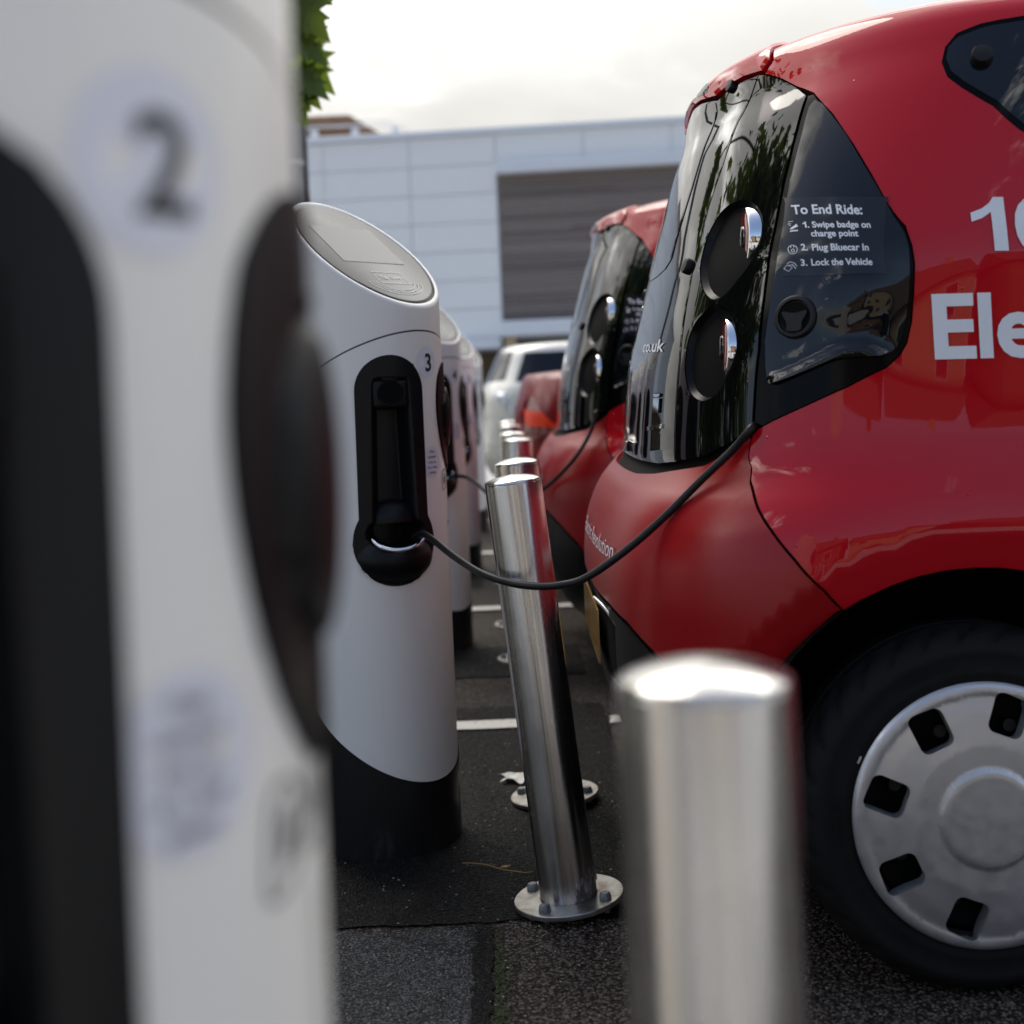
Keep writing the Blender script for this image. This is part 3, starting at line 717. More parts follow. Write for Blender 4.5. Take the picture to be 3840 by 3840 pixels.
for nm, c in (('brown', (0.115, 0.086, 0.066)), ('grey', (0.12, 0.118, 0.115)), ('pale', (0.30, 0.27, 0.23))):
    q = mat(nm + '_stone_chip', c, 0.7); nt = NT(q); nt.color(nt.mix(nt.noise(nt.coord(), 130, 2), tuple(x*0.35 for x in c), tuple(min(1, x*1.35) for x in c))); stone_mat.append(q)
tag(stones('stone_chippings', 9000, (-0.05, 0.95, 1.75, 2.60), 0.0016, 0.0042, stone_mat[0], 0.0005, 41), 'brown stone chippings of the worn tarmac below the leaning bollard', 'chippings', kind='stuff')
tag(stones('stone_chippings', 7000, (-0.75, -0.10, 1.95, 2.55), 0.0012, 0.0030, stone_mat[1], 0.0045, 42), 'grey stone chippings in the pale tarmac patch', 'chippings', kind='stuff')
tag(stones('stone_chippings', 1500, (-0.75, 1.1, 2.0, 6.2), 0.0014, 0.0034, stone_mat[2], 0.0045, 43), 'pale grit scattered over the black tarmac', 'grit', kind='stuff')

# ------------------------------------------------------------------ retail building behind the car park
BY = 30.0
bld = empty('retail_building', (3, BY - 0.62, 0), (0, 0, R(-5.0))); tag(bld, 'pale grey clad retail building with brown timber panel behind the cars', 'building')
def bpart(name, x0, x1, y0, y1, z0, z1, m, bevel=0.0, parent=None): return box(name, (x0-3, x1-3, y0-BY, y1-BY, z0, z1), m, parent or bld, bevel)
bpart('wall', -14, 26, BY+0.12, BY+14, 2.2, 6.70, M['joint'])
bpart('parapet', -14.05, 26.05, BY-0.08, BY+14, 6.745, 6.90, M['trim'], 0.02)
bpart('ground_floor_wall', -14, 26, BY+2.0, BY+13, 0.0, 2.2, M['brownwall'])
unit = None
def wpanel(x0, x1, z0, z1):
    global unit
    if unit is None:
        unit = box('cladding_panel', (-.5, .5, -.5, .5, -.5, .5), M['panel'], bld); o = unit
    else: o = inst(unit, bld)
    o.location = ((x0+x1)/2 - 3, 0.06, (z0+z1)/2); o.scale = (x1-x0-0.014, 0.12, z1-z0-0.014)
zs = [2.24 + 0.643*i for i in range(8)]
for cx in range(5):
    x1 = -0.16 - 1.95*cx
    for i in range(7): wpanel(x1 - 1.95, x1, zs[i], zs[i+1])
for cx in range(5): wpanel(-0.16 + 1.95*cx, 1.79 + 1.95*cx, 6.09, 6.745)
for cx in range(4): wpanel(9.6 + 1.95*cx, 11.55 + 1.95*cx, 2.24, 6.745)
bpart('timber_frame_head', -0.16, 9.58, BY-0.30, BY+0.1, 5.83, 6.07, M['trim'], 0.02)
bpart('timber_backing', -0.13, 9.55, BY+0.06, BY+0.115, 2.5, 5.83, M['joint'])
unitb = None; g = random.Random(5)
for i in range(36):
    z0 = 2.57 + i * 0.0905; cut = g.uniform(1.4, 7.5)
    for x0, x1 in ((-0.13, cut), (cut + 0.006, 9.55)):
        if unitb is None: unitb = box('timber_board', (-.5, .5, -.5, .5, -.5, .5), M['cedar'], bld); o = unitb
        else: o = inst(unitb, bld)
        d = 0.035 + g.uniform(-0.006, 0.006); o.location = ((x0+x1)/2 - 3, 0.055 - d/2, z0 + 0.041); o.scale = (x1-x0, d, 0.078)
bpart('canopy_fascia', -0.17, 12, BY-0.55, BY+1.9, 2.22, 2.555, M['trim'], 0.02)
bpart('canopy_fascia', -14, -0.185, BY-0.25, BY+1.9, 1.975, 2.225, M['trim'], 0.02)
for px in (0.02, 4.4, 8.8): bpart('canopy_post', px-0.11, px+0.13, BY-0.2, BY+0.05, 0.0, 2.22, M['cream'], 0.01)
for i in range(6):
    x0 = -9.5 + i*3.1; w_ = bpart('shop_window', x0, x0+2.2, BY+1.95, BY+1.995, 0.45, 1.85, M['winglass']); box('window_frame', (x0-3-0.05, x0-3+2.25, 1.93, 1.949, 1.85, 1.90), M['trim'], w_)

bb = empty('brick_building', (-8, 43, 0)); tag(bb, 'orange brown brick roof storey with sloping side rising behind the pale building', 'building')
box('wall', (-7, 5.2, -2, 8, 0, 8.95), M['brick'], bb)
v = [(-6, -2.0, 8.96), (4.5, -2.0, 8.96), (4.5, 7.5, 8.96), (-6, 7.5, 8.96), (-5, -1.6, 9.80), (3.30, -1.6, 9.80), (3.30, 7, 9.80), (-5, 7, 9.80)]
mk('roof_storey', v, [(0, 1, 5, 4), (1, 2, 6, 5), (2, 3, 7, 6), (3, 0, 4, 7), (4, 5, 6, 7), (3, 2, 1, 0)], M['brick'], bb, False)
box('roof_ledge', (-6.0, 3.62, -2.02, -1.82, 9.36, 9.41), M['trim'], bb)
for i in range(4):
    px = 0.9 + i*1.25; w_ = box('window', (px, px+0.22, -2.06, -1.9, 8.98, 9.28), M['trim'], bb)
for z0 in (9.30, 9.46): tube('roof_railing', [(3.6, -2.3, z0), (4.4, -2.3, z0 - 0.03), (5.2, -2.3, z0 - 0.35)], 0.02, M['trim'], bb, 6)

# lamp column with banded straps
lp = empty('lamp_column', (-1.425, 9.0, 0)); tag(lp, 'dark grey lamp column with two pale straps under the hanging leaves', 'lamp column')
lathe('shaft', [(0.14, 0), (0.14, 1.0), (0.098, 1.06), (0.092, 3.4), (0.06, 7.0)], M['lamp_grey'], lp, 32)
for z0 in (2.60, 2.93): lathe('strap', [(0.0945, z0), (0.101, z0 + 0.004), (0.101, z0 + 0.032), (0.0945, z0 + 0.036)], M['strap'], lp, 32, cap=False)
tube('conduit', [(0.10, -0.03, 1.1), (0.104, -0.03, 2.4), (0.104, -0.03, 3.3)], 0.016, M['lamp_grey'], lp, 8)
tube('lantern_arm', [(0, 0, 6.95), (0.15, 0, 7.25), (0.6, 0, 7.4), (1.0, 0, 7.42)], 0.035, M['lamp_grey'], lp, 10)
box('lantern', (0.9, 1.5, -0.14, 0.14, 7.36, 7.48), M['lamp_grey'], lp, 0.04, 2)

# ------------------------------------------------------------------ trees
LEAF = [(0, -0.05), (0.10, -0.02), (0.34, -0.14), (0.30, 0.02), (0.50, 0.12), (0.36, 0.20), (0.56, 0.46), (0.36, 0.42), (0.24, 0.40), (0.30, 0.66), (0.18, 0.60), (0.10, 0.78), (0, 1.0)]
LEAF = LEAF + [(-x, y) for x, y in LEAF[-2:0:-1]]
def leaf_into(v, f, p, size, d, side, curl):
    """one lobed leaf: base at p, pointing along d, spread along side"""
    d = Vector(d).normalized(); side = Vector(side); side = (side - d * side.dot(d)).normalized(); nrm = d.cross(side); b = len(v); p = Vector(p)
    v.append(tuple(p + d * size * 0.3))
    for x, y in LEAF: v.append(tuple(p + side * (x * size) + d * (y * size) + nrm * (size * (curl * (x*x) * 1.6 - 0.35 * curl * y))))
    n = len(LEAF)
    for i in range(n): f.append((b, b + 1 + i, b + 1 + (i + 1) % n))
LEAF8 = [(0, 0), (0.28, 0.10), (0.42, 0.42), (0.18, 0.62), (0, 1.0), (-0.20, 0.60), (-0.40, 0.40), (-0.30, 0.08)]
def leaf8_into(v, f, p, size, d, side):
    d = Vector(d).normalized(); side = Vector(side); side = (side - d * side.dot(d)).normalized(); b = len(v); p = Vector(p)
    for x, y in LEAF8: v.append(tuple(p + side * (x * size) + d * (y * size)))
    f.append(tuple(range(b, b + 8)))
def crown_vf(c, rad, n, size, seed, full=False):
    g = random.Random(seed); v = []; f = []
    clumps = []
    while len(clumps) < 46:
        q = Vector((g.uniform(-1, 1), g.uniform(-1, 1), g.uniform(-1, 1)))
        if 0.25 < q.length < 1.0: clumps.append((Vector((q.x*rad[0], q.y*rad[1], q.z*rad[2])) + Vector(c), g.uniform(0.16, 0.34) * rad[0]))
    for i in range(n):
        cc, r = g.choice(clumps); q = Vector((g.gauss(0, 1), g.gauss(0, 1), g.gauss(0, 0.8))) * r * 0.55
        d = Vector((g.gauss(0, 0.6), g.gauss(0, 0.6), -0.7 + g.gauss(0, 0.5))); s = Vector((g.gauss(0, 1), g.gauss(0, 1), g.gauss(0, 0.4)))
        if full: leaf_into(v, f, cc + q, size * g.uniform(0.7, 1.2), d, s, g.uniform(0.1, 0.5))
        else: leaf8_into(v, f, cc + q, size * g.uniform(0.7, 1.3), d, s)
    return v, f, clumps
def tree(name, loc, h, rad, n, size, label, seed, group=None, full=False):
    t = empty(name, loc); tag(t, label, 'tree', group); g = random.Random(seed)
    cz = h - rad[2]
    v, f, clumps = crown_vf((0, 0, cz), rad, n, size, seed, full)
    parts = [tube_vf([(0, 0, 0), (0.03, 0.02, cz*0.4), (0.0, -0.05, cz*0.8), (0.05, 0.05, cz + rad[2]*0.5)], [0.17*h/6, 0.13*h/6, 0.10*h/6, 0.02], 10)]
    for k in range(16):
        cc, r = clumps[k]; z0 = cz * g.uniform(0.55, 0.95)
        parts.append(tube_vf([(0, 0, z0), tuple(Vector((0, 0, z0)).lerp(cc, 0.5) + Vector((0, 0, 0.15))), tuple(cc)], [0.05*h/6, 0.03*h/6, 0.008], 6))
    V, F = merge_vf(parts)
    mk('trunk', V, F, M['bark'], t); mk('crown', v, f, M['leaf'], t, False)
    return t
mt = tree('plane_tree', (-4.4, 4.5, 0), 5.2, (2.2, 2.2, 1.95), 9000, 0.20, 'green lobed-leaf tree with one spray hanging beside the lamp column', 11, full=True)
# the spray that hangs into the picture
g = random.Random(3); sv = []; sf = []
tw = spline([(-3.6, 4.6, 4.4), (-2.4, 5.0, 4.1), (-1.6, 5.2, 3.6), (-1.15, 5.1, 3.15), (-0.86, 5.0, 2.80), (-0.77, 5.0, 2.55), (-0.765, 5.0, 2.40)], 5)
off_ = Vector((-4.4, 4.5, 0))
for (x, z, ang, s, c) in ((-0.79, 2.66, -62, 0.19, .3), (-0.76, 2.585, -38, 0.20, .35), (-0.80, 2.56, -12, 0.16, .2), (-0.79, 2.47, -50, 0.18, .3), (-0.775, 2.40, -42, 0.205, .25),
        (-0.80, 2.37, -20, 0.15, .4), (-0.80, 2.32, -30, 0.14, .3), (-0.795, 2.27, -18, 0.145, .3), (-0.87, 2.5, 8, 0.17, .2), (-0.86, 2.36, 15, 0.15, .3), (-0.83, 2.70, -45, 0.17, .3), (-0.75, 2.72, -58, 0.16, .3), (-0.80, 2.22, -22, 0.12, .3), (-0.775, 2.33, -48, 0.17, .2), (-0.80, 2.62, -30, 0.17, .2), (-0.785, 2.315, -36, 0.16, .25), (-0.80, 2.25, -26, 0.13, .3), (-0.77, 2.80, -50, 0.18, .3), (-0.80, 2.74, -35, 0.18, .3), (-0.78, 2.50, -44, 0.19, .2)):
    a = R(ang); d = Vector((-math.sin(a), g.uniform(-.25, .25), -math.cos(a))); s_ = Vector((math.cos(a), g.uniform(-.5, .5), -math.sin(a)))
    leaf_into(sv, sf, Vector((x + 0.02, 5.0 + g.uniform(-.06, .06), z - 0.075)) - off_, s, d, s_, c)
mk('hanging_leaves', sv, sf, M['leaf'], mt, False); V, F = tube_vf([Vector(p) - off_ for p in tw], [0.03 - 0.025*k/len(tw) for k in range(len(tw))], 6); mk('twig', V, F, M['bark'], mt)
for i, (x, y, h, r) in enumerate(((-16.0, 10.0, 5.2, 2.0), (-18.0, 17.0, 5.8, 2.3), (-15.0, 3.0, 4.6, 1.9))):
    tree('broadleaf_tree', (x, y, 0), h, (r, r, r*0.9), 1500, 0.34, ('broad green tree left of the charge points, mirrored in the tailgate', 'tallest green tree far left beyond the charge points', 'smallest green tree, level with the camera, left of the charge points')[i], 60 + i, 'trees left of the charge points')

# houses across the road behind the camera: they show in the paint and the steel
def house(x, y, wdt, h, label, m, seed):
    hs = empty('brick_house', (x, y, 0)); tag(hs, label, 'house', 'houses mirrored in the red paint')
    box('wall', (-wdt/2, wdt/2, -7, 0, 0, h), m, hs)
    rf = mk('roof', [(-wdt/2-.3, -7.3, h+.004), (wdt/2+.3, -7.3, h+.004), (wdt/2+.3, .3, h+.004), (-wdt/2-.3, .3, h+.004), (-wdt/2-.3, -3.5, h+2.3), (wdt/2+.3, -3.5, h+2.3)], [(0, 1, 5, 4), (2, 3, 4, 5), (1, 2, 5), (3, 0, 4), (3, 2, 1, 0)], M['tile'], hs, False)
    box('chimney', (wdt*0.22, wdt*0.22+0.7, -3.9, -3.1, h+1.2, h+3.2), m, rf)
    for fl in (0.9, 3.4):
        for k in (-0.3, 0.28):
            w_ = box('window', (wdt*k-.6, wdt*k+.6, -.02, .05, fl, fl+1.25), M['trim'], hs); box('pane', (wdt*k-.52, wdt*k+.52, .051, .06, fl+.08, fl+1.17), M['winglass'], w_)
    box('door', (-.45, .45, -.02, .06, 0, 2.05), M['lamp_grey'], hs)
house(-7, -19, 8.0, 5.2, 'brown brick house with tiled roof, left one mirrored in the red fender', M['brick'], 1)
house(2.5, -20, 8.5, 5.0, 'cream rendered house with tiled roof mirrored in the red fender', M['cream'], 2)
house(13, -19, 9.0, 5.4, 'brown brick house with tiled roof, right one mirrored in the red fender', M['brick'], 3)

# ------------------------------------------------------------------ charge points
CR = 0.17; TF = R(-40.0)
def cyl(V, rad=CR, d=0.0):
    a = TF + V[:, 0] / CR; r = rad + d
    return np.stack([r * np.cos(a), r * np.sin(a), V[:, 1]], 1)
def cyl_n(V):
    a = TF + V[:, 0] / CR; return np.stack([np.cos(a), np.sin(a), 0*a], 1)
def seam_h(s): return 1.091 + 0.083 * np.cos(s / CR)
def base_h(s): return 0.285 - 0.125 * np.cos(s / CR)
def top_h(s): return 1.362 - 0.139 * np.cos(s / CR)
S0 = -28.5 * math.pi / 180 * CR; S1 = 43 * math.pi / 180 * CR
def keyhole(k=0.0):
    p = [((0.081 - k)*math.cos(a), 1.042 + (0.079 - k)*math.sin(a)) for a in np.linspace(0, math.pi, 22)]
    r = 0.098 - k; x = 0.082 - k; a0 = math.asin(x / r)
    p += [(-x, 0.705 + math.sqrt(r*r - x*x))]
    p += [(r*math.sin(b), 0.705 + r*math.cos(b)) for b in np.linspace(-a0, -(2*math.pi - a0), 34)[1:-1]]
    p += [(x, 0.705 + math.sqrt(r*r - x*x))]
    return p
def egg(k=0.0):
    h = [(0.0, 1.105), (0.040, 1.094), (0.066, 1.066), (0.077, 1.020), (0.076, 0.975), (0.064, 0.925), (0.038, 0.876), (0.0, 0.851)]
    p = smooth_loop(h + [(-x, y) for x, y in h[-2:0:-1]], 4)
    c = np.array([0, 0.99]); return [tuple(c + (np.array(q) - c) * (1 - k / 0.09)) for q in p]
def sst(x): x = np.clip(x, 0, 1); return x*x*(3 - 2*x)
def key_d(s, h):
    a = 0.043 + (1.06 - h) / 0.33 * 0.011
    m = sst((a - np.abs(s)) / 0.016) * sst((1.072 - h) / 0.022) * sst((h - 0.735) / 0.02)
    rr = np.hypot(s / 0.066, (h - 0.726) / 0.036); m2 = sst((1.06 - rr) / 0.22)
    r3 = np.hypot(s / 0.088, (h - 0.666) / 0.050); bul = np.clip(1 - r3**2, 0, None) * 0.030 * (1 - m2)
    return 0.006 - 0.048 * m - 0.080 * m2 * (1 - 0.6*m) + bul
def egg_d(s, h):
    rr = np.hypot(s / 0.046, (h - 0.975) / 0.070); fl = np.clip(1 - rr**2, 0, None)
    return 0.004 + np.where(rr < 1, 0.002, 0) + 0.0105 * np.sqrt(fl)
def disp_surface(dfun, sc):
    def pf(V): return cyl(np.stack([V[:, 0] + sc, V[:, 1]], 1), CR, dfun(V[:, 0], V[:, 1]))
    def nf(V):
        e = 0.0015; dx = pf(V + [e, 0]) - pf(V - [e, 0]); dy = pf(V + [0, e]) - pf(V - [0, e]); n = np.cross(dx, dy)
        return n / np.maximum(np.linalg.norm(n, axis=1, keepdims=True), 1e-9)
    return pf, nf
def on_cyl(name, V, F, m, parent, off=0.0008):
    V = np.asarray(V); P = cyl(V, CR + off); return mk(name, P, F, m, parent, True)
def disc2(cx, cy, r, n=40, ry=None):
    ry = ry or r
    return np.array([(cx, cy)] + [(cx + r*math.cos(2*math.pi*k/n), cy + ry*math.sin(2*math.pi*k/n)) for k in range(n)]), [[0, 1 + k, 1 + (k+1) % n] for k in range(n)]
def rframe(sc):
    a = TF + sc / CR; return np.array([-math.sin(a), math.cos(a), 0]), np.array([math.cos(a), math.sin(a), 0])
def local_pts(pts, sc):
    t, o = rframe(sc); return [tuple(t * p[0] + o * (CR + p[1]) + np.array([0, 0, p[2]])) for p in pts]

ss = np.linspace(-math.pi*CR, math.pi*CR, 121)
def charger(loc):
    c = empty('charge_point', loc)
    body = [(s, base_h(s)) for s in ss] + [(s, seam_h(s) - 0.0015) for s in ss[::-1]]
    V, F, B = cdt(body, [[(x + S0, y) for x, y in keyhole(0.006)], [(x + S1, y) for x, y in egg(0.006)]], 0.018)
    surf_mesh('lower_body', V, F, B, cyl, cyl_n, M['white'], c, 0.004, 0.0)
    head = [(s, seam_h(s) + 0.0025) for s in ss] + [(s, top_h(s)) for s in ss[::-1]]
    V, F, B = cdt(head, [], 0.018)
    hd = surf_mesh('head', V, F, B, cyl, cyl_n, M['white'], c, 0.004, 0.0)
    g_ = [(s, seam_h(s) - 0.012) for s in ss] + [(s, seam_h(s) + 0.014) for s in ss[::-1]]
    V, F, B = cdt(g_, [], 0.02); surf_mesh('joint_gasket', V, F, [], lambda q: cyl(q, CR - 0.0035), cyl_n, M['gasket'], c)
    low = [(s, -0.03) for s in ss] + [(s, base_h(s) - 0.0015) for s in ss[::-1]]
    V, F, B = cdt(low, [], 0.02); surf_mesh('base', V, F, [], lambda q: cyl(q, CR + 0.0022), cyl_n, M['base'], c)
    lathe('base_rim', [(CR - 0.004, 0.290), (CR - 0.004, 0.165)], M['base'], c, 64, cap=False) if False else None
    # sloping top: rolled rim, dark gasket, glass
    def ring(r, dh): return [(r*math.cos(TF + a), r*math.sin(TF + a), 1.362 - 0.139*(r/CR)*math.cos(a) + dh) for a in np.linspace(0, 2*math.pi, 96, endpoint=False)]
    def rings(name, prof, m, par, capc=False):
        v = []; f = []; n = 96
        for r, dh in prof: v += ring(r, dh)
        for i in range(len(prof) - 1):
            for k in range(n): f.append((i*n + k, i*n + (k+1) % n, (i+1)*n + (k+1) % n, (i+1)*n + k))
        if capc: f.append(tuple((len(prof)-1)*n + k for k in range(n)))
        return smooth_sharp(mk(name, v, f, m, par), 40)
    rings('rim', [(CR, 0.0), (CR - 0.0005, 0.003), (CR - 0.002, 0.0055), (CR - 0.005, 0.0065), (CR - 0.009, 0.0055), (CR - 0.011, -0.006)], M['white'], hd)
    rings('screen_gasket', [(CR - 0.0105, 0.001), (CR - 0.014, 0.0015), (CR - 0.015, 0.002)], M['cblack'], hd)
    sg = rings('screen_glass', [(CR - 0.0145, 0.0015), (CR - 0.0155, 0.0055), (CR - 0.018, 0.0062)], M['screen'], hd, True)
    # markings on the glass, drawn in its plane: x across, y down-slope
    tl = math.atan2(0.139, CR); ct, st = math.cos(tl), math.sin(tl)
    fx = np.array([-math.sin(TF), math.cos(TF), 0]); fy = np.array([math.cos(TF)*ct, math.sin(TF)*ct, -st]); nn = np.cross(fx, -fy); cc = np.array([0, 0, 1.3685])
    def plane(V, h): return [tuple(cc + fx*p[0] - fy*p[1] + nn*h) for p in V]
    mk('display', plane([(-0.098, -0.045), (0.098, -0.045), (0.098, 0.105), (-0.098, 0.105)], 0.0006), [(0, 1, 2, 3)], M['display'], sg, False)
    Vt, Ft = text_vf('Tap here', 0.0135, 0.012); Vt[:, 0] -= Vt[:, 0].max() / 2; Vt[:, 1] -= 0.112
    parts = [(Vt, Ft), stroke_vf([(-0.045, -0.130), (0.045, -0.130), (0.045, -0.085), (-0.045, -0.085)], 0.0022, True)]
    for q in (0.060, 0.072, 0.084): parts.append(stroke_vf([(-q*math.cos(a)*1.0, -0.118 - 0.062*(q/0.084)*math.sin(a)*0.9) for a in np.linspace(0.15, math.pi - 0.15, 22)], 0.0020))
    V, F = merge_vf(parts); mk('tap_here_mark', plane(V, 0.0009), F, M['print_pale'], sg, False)
    # cable recess
    pf, nf = disp_surface(key_d, S0); V, F, B = cdt(keyhole(), [], 0.0042, 0.003)
    rc = surf_mesh('cable_recess', V, F, B, pf, nf, M['cblack'], c, 0.012, 0.004)
    # plug holster
    o = box('plug_holster', (-0.043, 0.043, -0.040, 0.002, 1.000, 1.068), M['cblack'], rc, 0.012, 3)
    for vt in o.data.vertices: vt.co = Vector(local_pts([tuple(vt.co)], S0)[0])
    o = box('holster_tab', (-0.021, 0.021, -0.030, 0.004, 1.060, 1.090), M['cblack'], rc, 0.006, 2)
    for vt in o.data.vertices: vt.co = Vector(local_pts([tuple(vt.co)], S0)[0])
    v, f = lathe_vf([(0.026, 0.000), (0.033, 0.0035), (0.031, 0.0035), (0.029, -0.001)], 32, 'Y', False); mk('holster_ring', local_pts([(p[0], p[1], p[2]*0.86 + 1.036) for p in v], S0), f, M['cblack'], rc)
    v, f = disc2(0, 0, 0.0295, 32); mk('holster_mouth_shade', local_pts([(p[0], 0.0032, p[1]*0.86 + 1.036) for p in v], S0), f, M['shell'], rc, False)  # flat black disc, the hole's inner shade put in as colour
    v = []; f = []
    for i in range(9):
        for k in range(25):
            e = math.pi/2 * i/8; a = math.pi * k/24
            v.append((0.052*math.cos(a)*math.cos(e)**0.8, -0.040 + 0.030*math.sin(a)*math.cos(e) + 0.012*math.cos(e), 0.748 + 0.050*math.sin(e)))
    for i in range(8):
        for k in range(24): f.append((i*25+k, i*25+k+1, (i+1)*25+k+1, (i+1)*25+k)[::-1])
    mk('cable_guide', local_pts(v, S0), f, M['cblack'], rc)
    pts = [(0.062*math.sin(a), 0.0145 + 0.013*math.cos(a), 0.7235 - 0.0345*math.cos(a)) for a in np.linspace(-1.42, 1.42, 41)]
    rad = [0.0064 * min(1, 0.25 + 1.6*(1 - abs(i-20)/20)) for i in range(41)]
    v, f = tube_vf(local_pts(pts, S0), rad, 10); mk('chrome_lip', v, f, M['chrome'], rc)
    # side socket with flap
    pf, nf = disp_surface(egg_d, S1); V, F, B = cdt(egg(), [], 0.005, 0.003)
    ep = surf_mesh('socket_panel', V, F, B, pf, nf, M['cblack'], c, 0.014, 0.004)
    v, f = lathe_vf([(0.004, 0.002), (0.004, 0.0065), (0.001, 0.0075)], 12, 'Y'); mk('flap_pin', local_pts([(p[0], p[1], p[2] + 1.056) for p in v], S1), f, M['seal'], ep)
    # stickers and print
    V, F = disc2(0.018, 1.103, 0.034, 40, 0.036); st_ = on_cyl('number_sticker', V, F, M['lilac'], c, 0.0006)
    V, F = disc2(0.024, 0.877, 0.033, 40, 0.036); ns = on_cyl('notice_sticker', V, F, M['lilac'], c, 0.0006)
    parts = []
    for i, tx in enumerate(('Only', 'connect', 'one car', 'at a time', 'please')):
        Vt, Ft = text_vf(tx, 0.0073, 0.004); Vt[:, 0] += 0.024 - Vt[:, 0].max()/2; Vt[:, 1] += 0.8965 - 0.0118*i; parts.append((Vt, Ft))
    V, F = merge_vf(parts); on_cyl('notice_text', V, F, M['ink'], ns, 0.0012)
    def leafmark(cx, cy, sc, parts):
        o = [(-0.9, -1.0), (-0.85, 0.2), (-0.6, 0.85), (0, 1.05), (0.6, 0.8), (0.85, 0.2), (0.7, -0.45), (0.2, -0.85)]
        parts.append(stroke_vf([(cx + x*sc*0.8, cy + y*sc) for x, y in smooth_loop(o, 4)], 0.0022, True))
        for q in ([(-0.3, -0.5), (0.0, 0.0), (-0.3, 0.1), (0.1, 0.6)], [(0.0, -0.45), (0.1, 0.1), (0.35, 0.3)], [(-0.35, -0.1), (0.1, -0.15), (0.3, 0.05)]):
            parts.append(stroke_vf([(cx + x*sc*0.8, cy + y*sc) for x, y in q], 0.0030))
    parts = []; leafmark(0.082, 0.832, 0.022, parts); leafmark(0.116, 0.838, 0.018, parts); V, F = merge_vf(parts); on_cyl('leaf_mark', V, F, M['ink'], c, 0.0010)
    Vt, Ft = text_vf('100', 0.011, 0.0); Vt[:, 0] += 0.092; Vt[:, 1] += 0.725; on_cyl('side_print', Vt, Ft, M['ink'], c, 0.0010)
    V, F = stroke_vf([(0.112, 0.60), (0.112, 0.80)], 0.0016); on_cyl('door_gap', V, F, M['gasket'], c, 0.0008)
    return c
def number(c, n):
    par = [k for k in children_of(c) if k.name.startswith('number_sticker')][0]
    Vt, Ft = text_vf(n, 0.040, 0.022); Vt[:, 0] += 0.0225 - Vt[:, 0].max()/2; Vt[:, 1] += 1.083; on_cyl('number', Vt, Ft, M['ink'], par, 0.0013)
cp = charger((-0.332, 3.12, 0))
cps = [cp] + [copy_tree(cp) for _ in range(4)]
for c, (x, y, z), n, lab in zip(cps, ((-0.332, 3.12, 0), (-0.265, 0.60, 0.018), (-0.372, 5.45, 0), (-0.385, 7.70, 0), (-0.39, 9.95, 0)), '32456',
        ('white charge point numbered 3 with sloping screen, cable leading to the nearest red car', 'blurred white charge point numbered 2 closest to the camera',
         'white charge point numbered 4, half hidden behind number 3', 'white charge point numbered 5, behind number 4 in the row', 'farthest white charge point of the row, hidden behind number 5')):
    c.location = (x, y, z); tag(c, lab, 'charge point', 'white charge points in a row')
cps[1].rotation_euler = (0, 0, R(-3.5))
for c, n in zip(cps, '32456'): number(c, n)

# ------------------------------------------------------------------ bollards
def bollard(loc):
    b = empty('steel_bollard', loc)
    lathe('tube', [(0.057, 0.0095), (0.057, 0.8335), (0.0568, 0.8350), (0.0560, 0.8360)], M['steel'], b, 64, cap=False, sharp=50)
    lathe('domed_cap', [(0.0562, 0.8345), (0.0570, 0.8372), (0.0566, 0.8396), (0.0545, 0.8415), (0.044, 0.8458), (0.030, 0.8492), (0.015, 0.8512), (0.0004, 0.8518)], M['steel'], b, 64, cap=False, sharp=60)
    bp = lathe('base_plate', [(0.058, 0.0005), (0.1095, 0.0005), (0.110, 0.002), (0.110, 0.0085), (0.1085, 0.010), (0.058, 0.010)], M['steel_plate'], b, 64, cap=False, sharp=40)
    for k in range(4):
        a = R(38 + 90*k); x, y = 0.086*math.cos(a), 0.086*math.sin(a)
        o = lathe('bolt', [(0.0125, 0.0102), (0.0125, 0.0150), (0.0105, 0.0215), (0.0085, 0.0235), (0.0004, 0.0238)], M['bolt'], bp, 8, cap=False); o.location = (x, y, 0)
        o = lathe('stud', [(0.006, -0.016), (0.006, 0.001)], M['bolt'], bp, 8); o.location = (x, y, 0)
    return b
b0 = bollard((0.116, 0.86, 0))
for i, (x, y, lean, lf, lab) in enumerate(((0.116, 0.86, 0, 0, 'large blurred steel bollard upright in the foreground before the wheel'),
        (0.0715, 2.65, 5.3, 0.0155, 'leaning steel bollard with dirty bolted foot, the cable passing before it'),
        (0.065, 3.33, 4.2, 0.013, 'leaning steel bollard directly behind the sharp leaning one'),
        (0.012, 5.10, 0, 0, 'blurred steel bollard before the second red car, third along the row'),
        (-0.008, 5.86, 0, 0, 'blurred steel bollard just behind the third along the row'),
        (-0.022, 7.15, 0, 0, 'far blurred steel bollard before the white car'),
        (-0.03, 8.05, 0, 0, 'farthest steel bollard of the row, beside charge point 5'))):
    b = b0 if i == 0 else copy_tree(b0)
    b.location = (x, y, lf); b.rotation_euler = (R(0.8) if lean else 0, -R(lean), R(17*i)) if not lean else (0, 0, 0)
    if lean: b.rotation_euler = (Matrix.Rotation(-R(lean), 3, 'Y') @ Matrix.Rotation(R(17*i), 3, 'Z')).to_euler()
    tag(b, lab, 'bollard', 'steel bollards in front of the charge points')

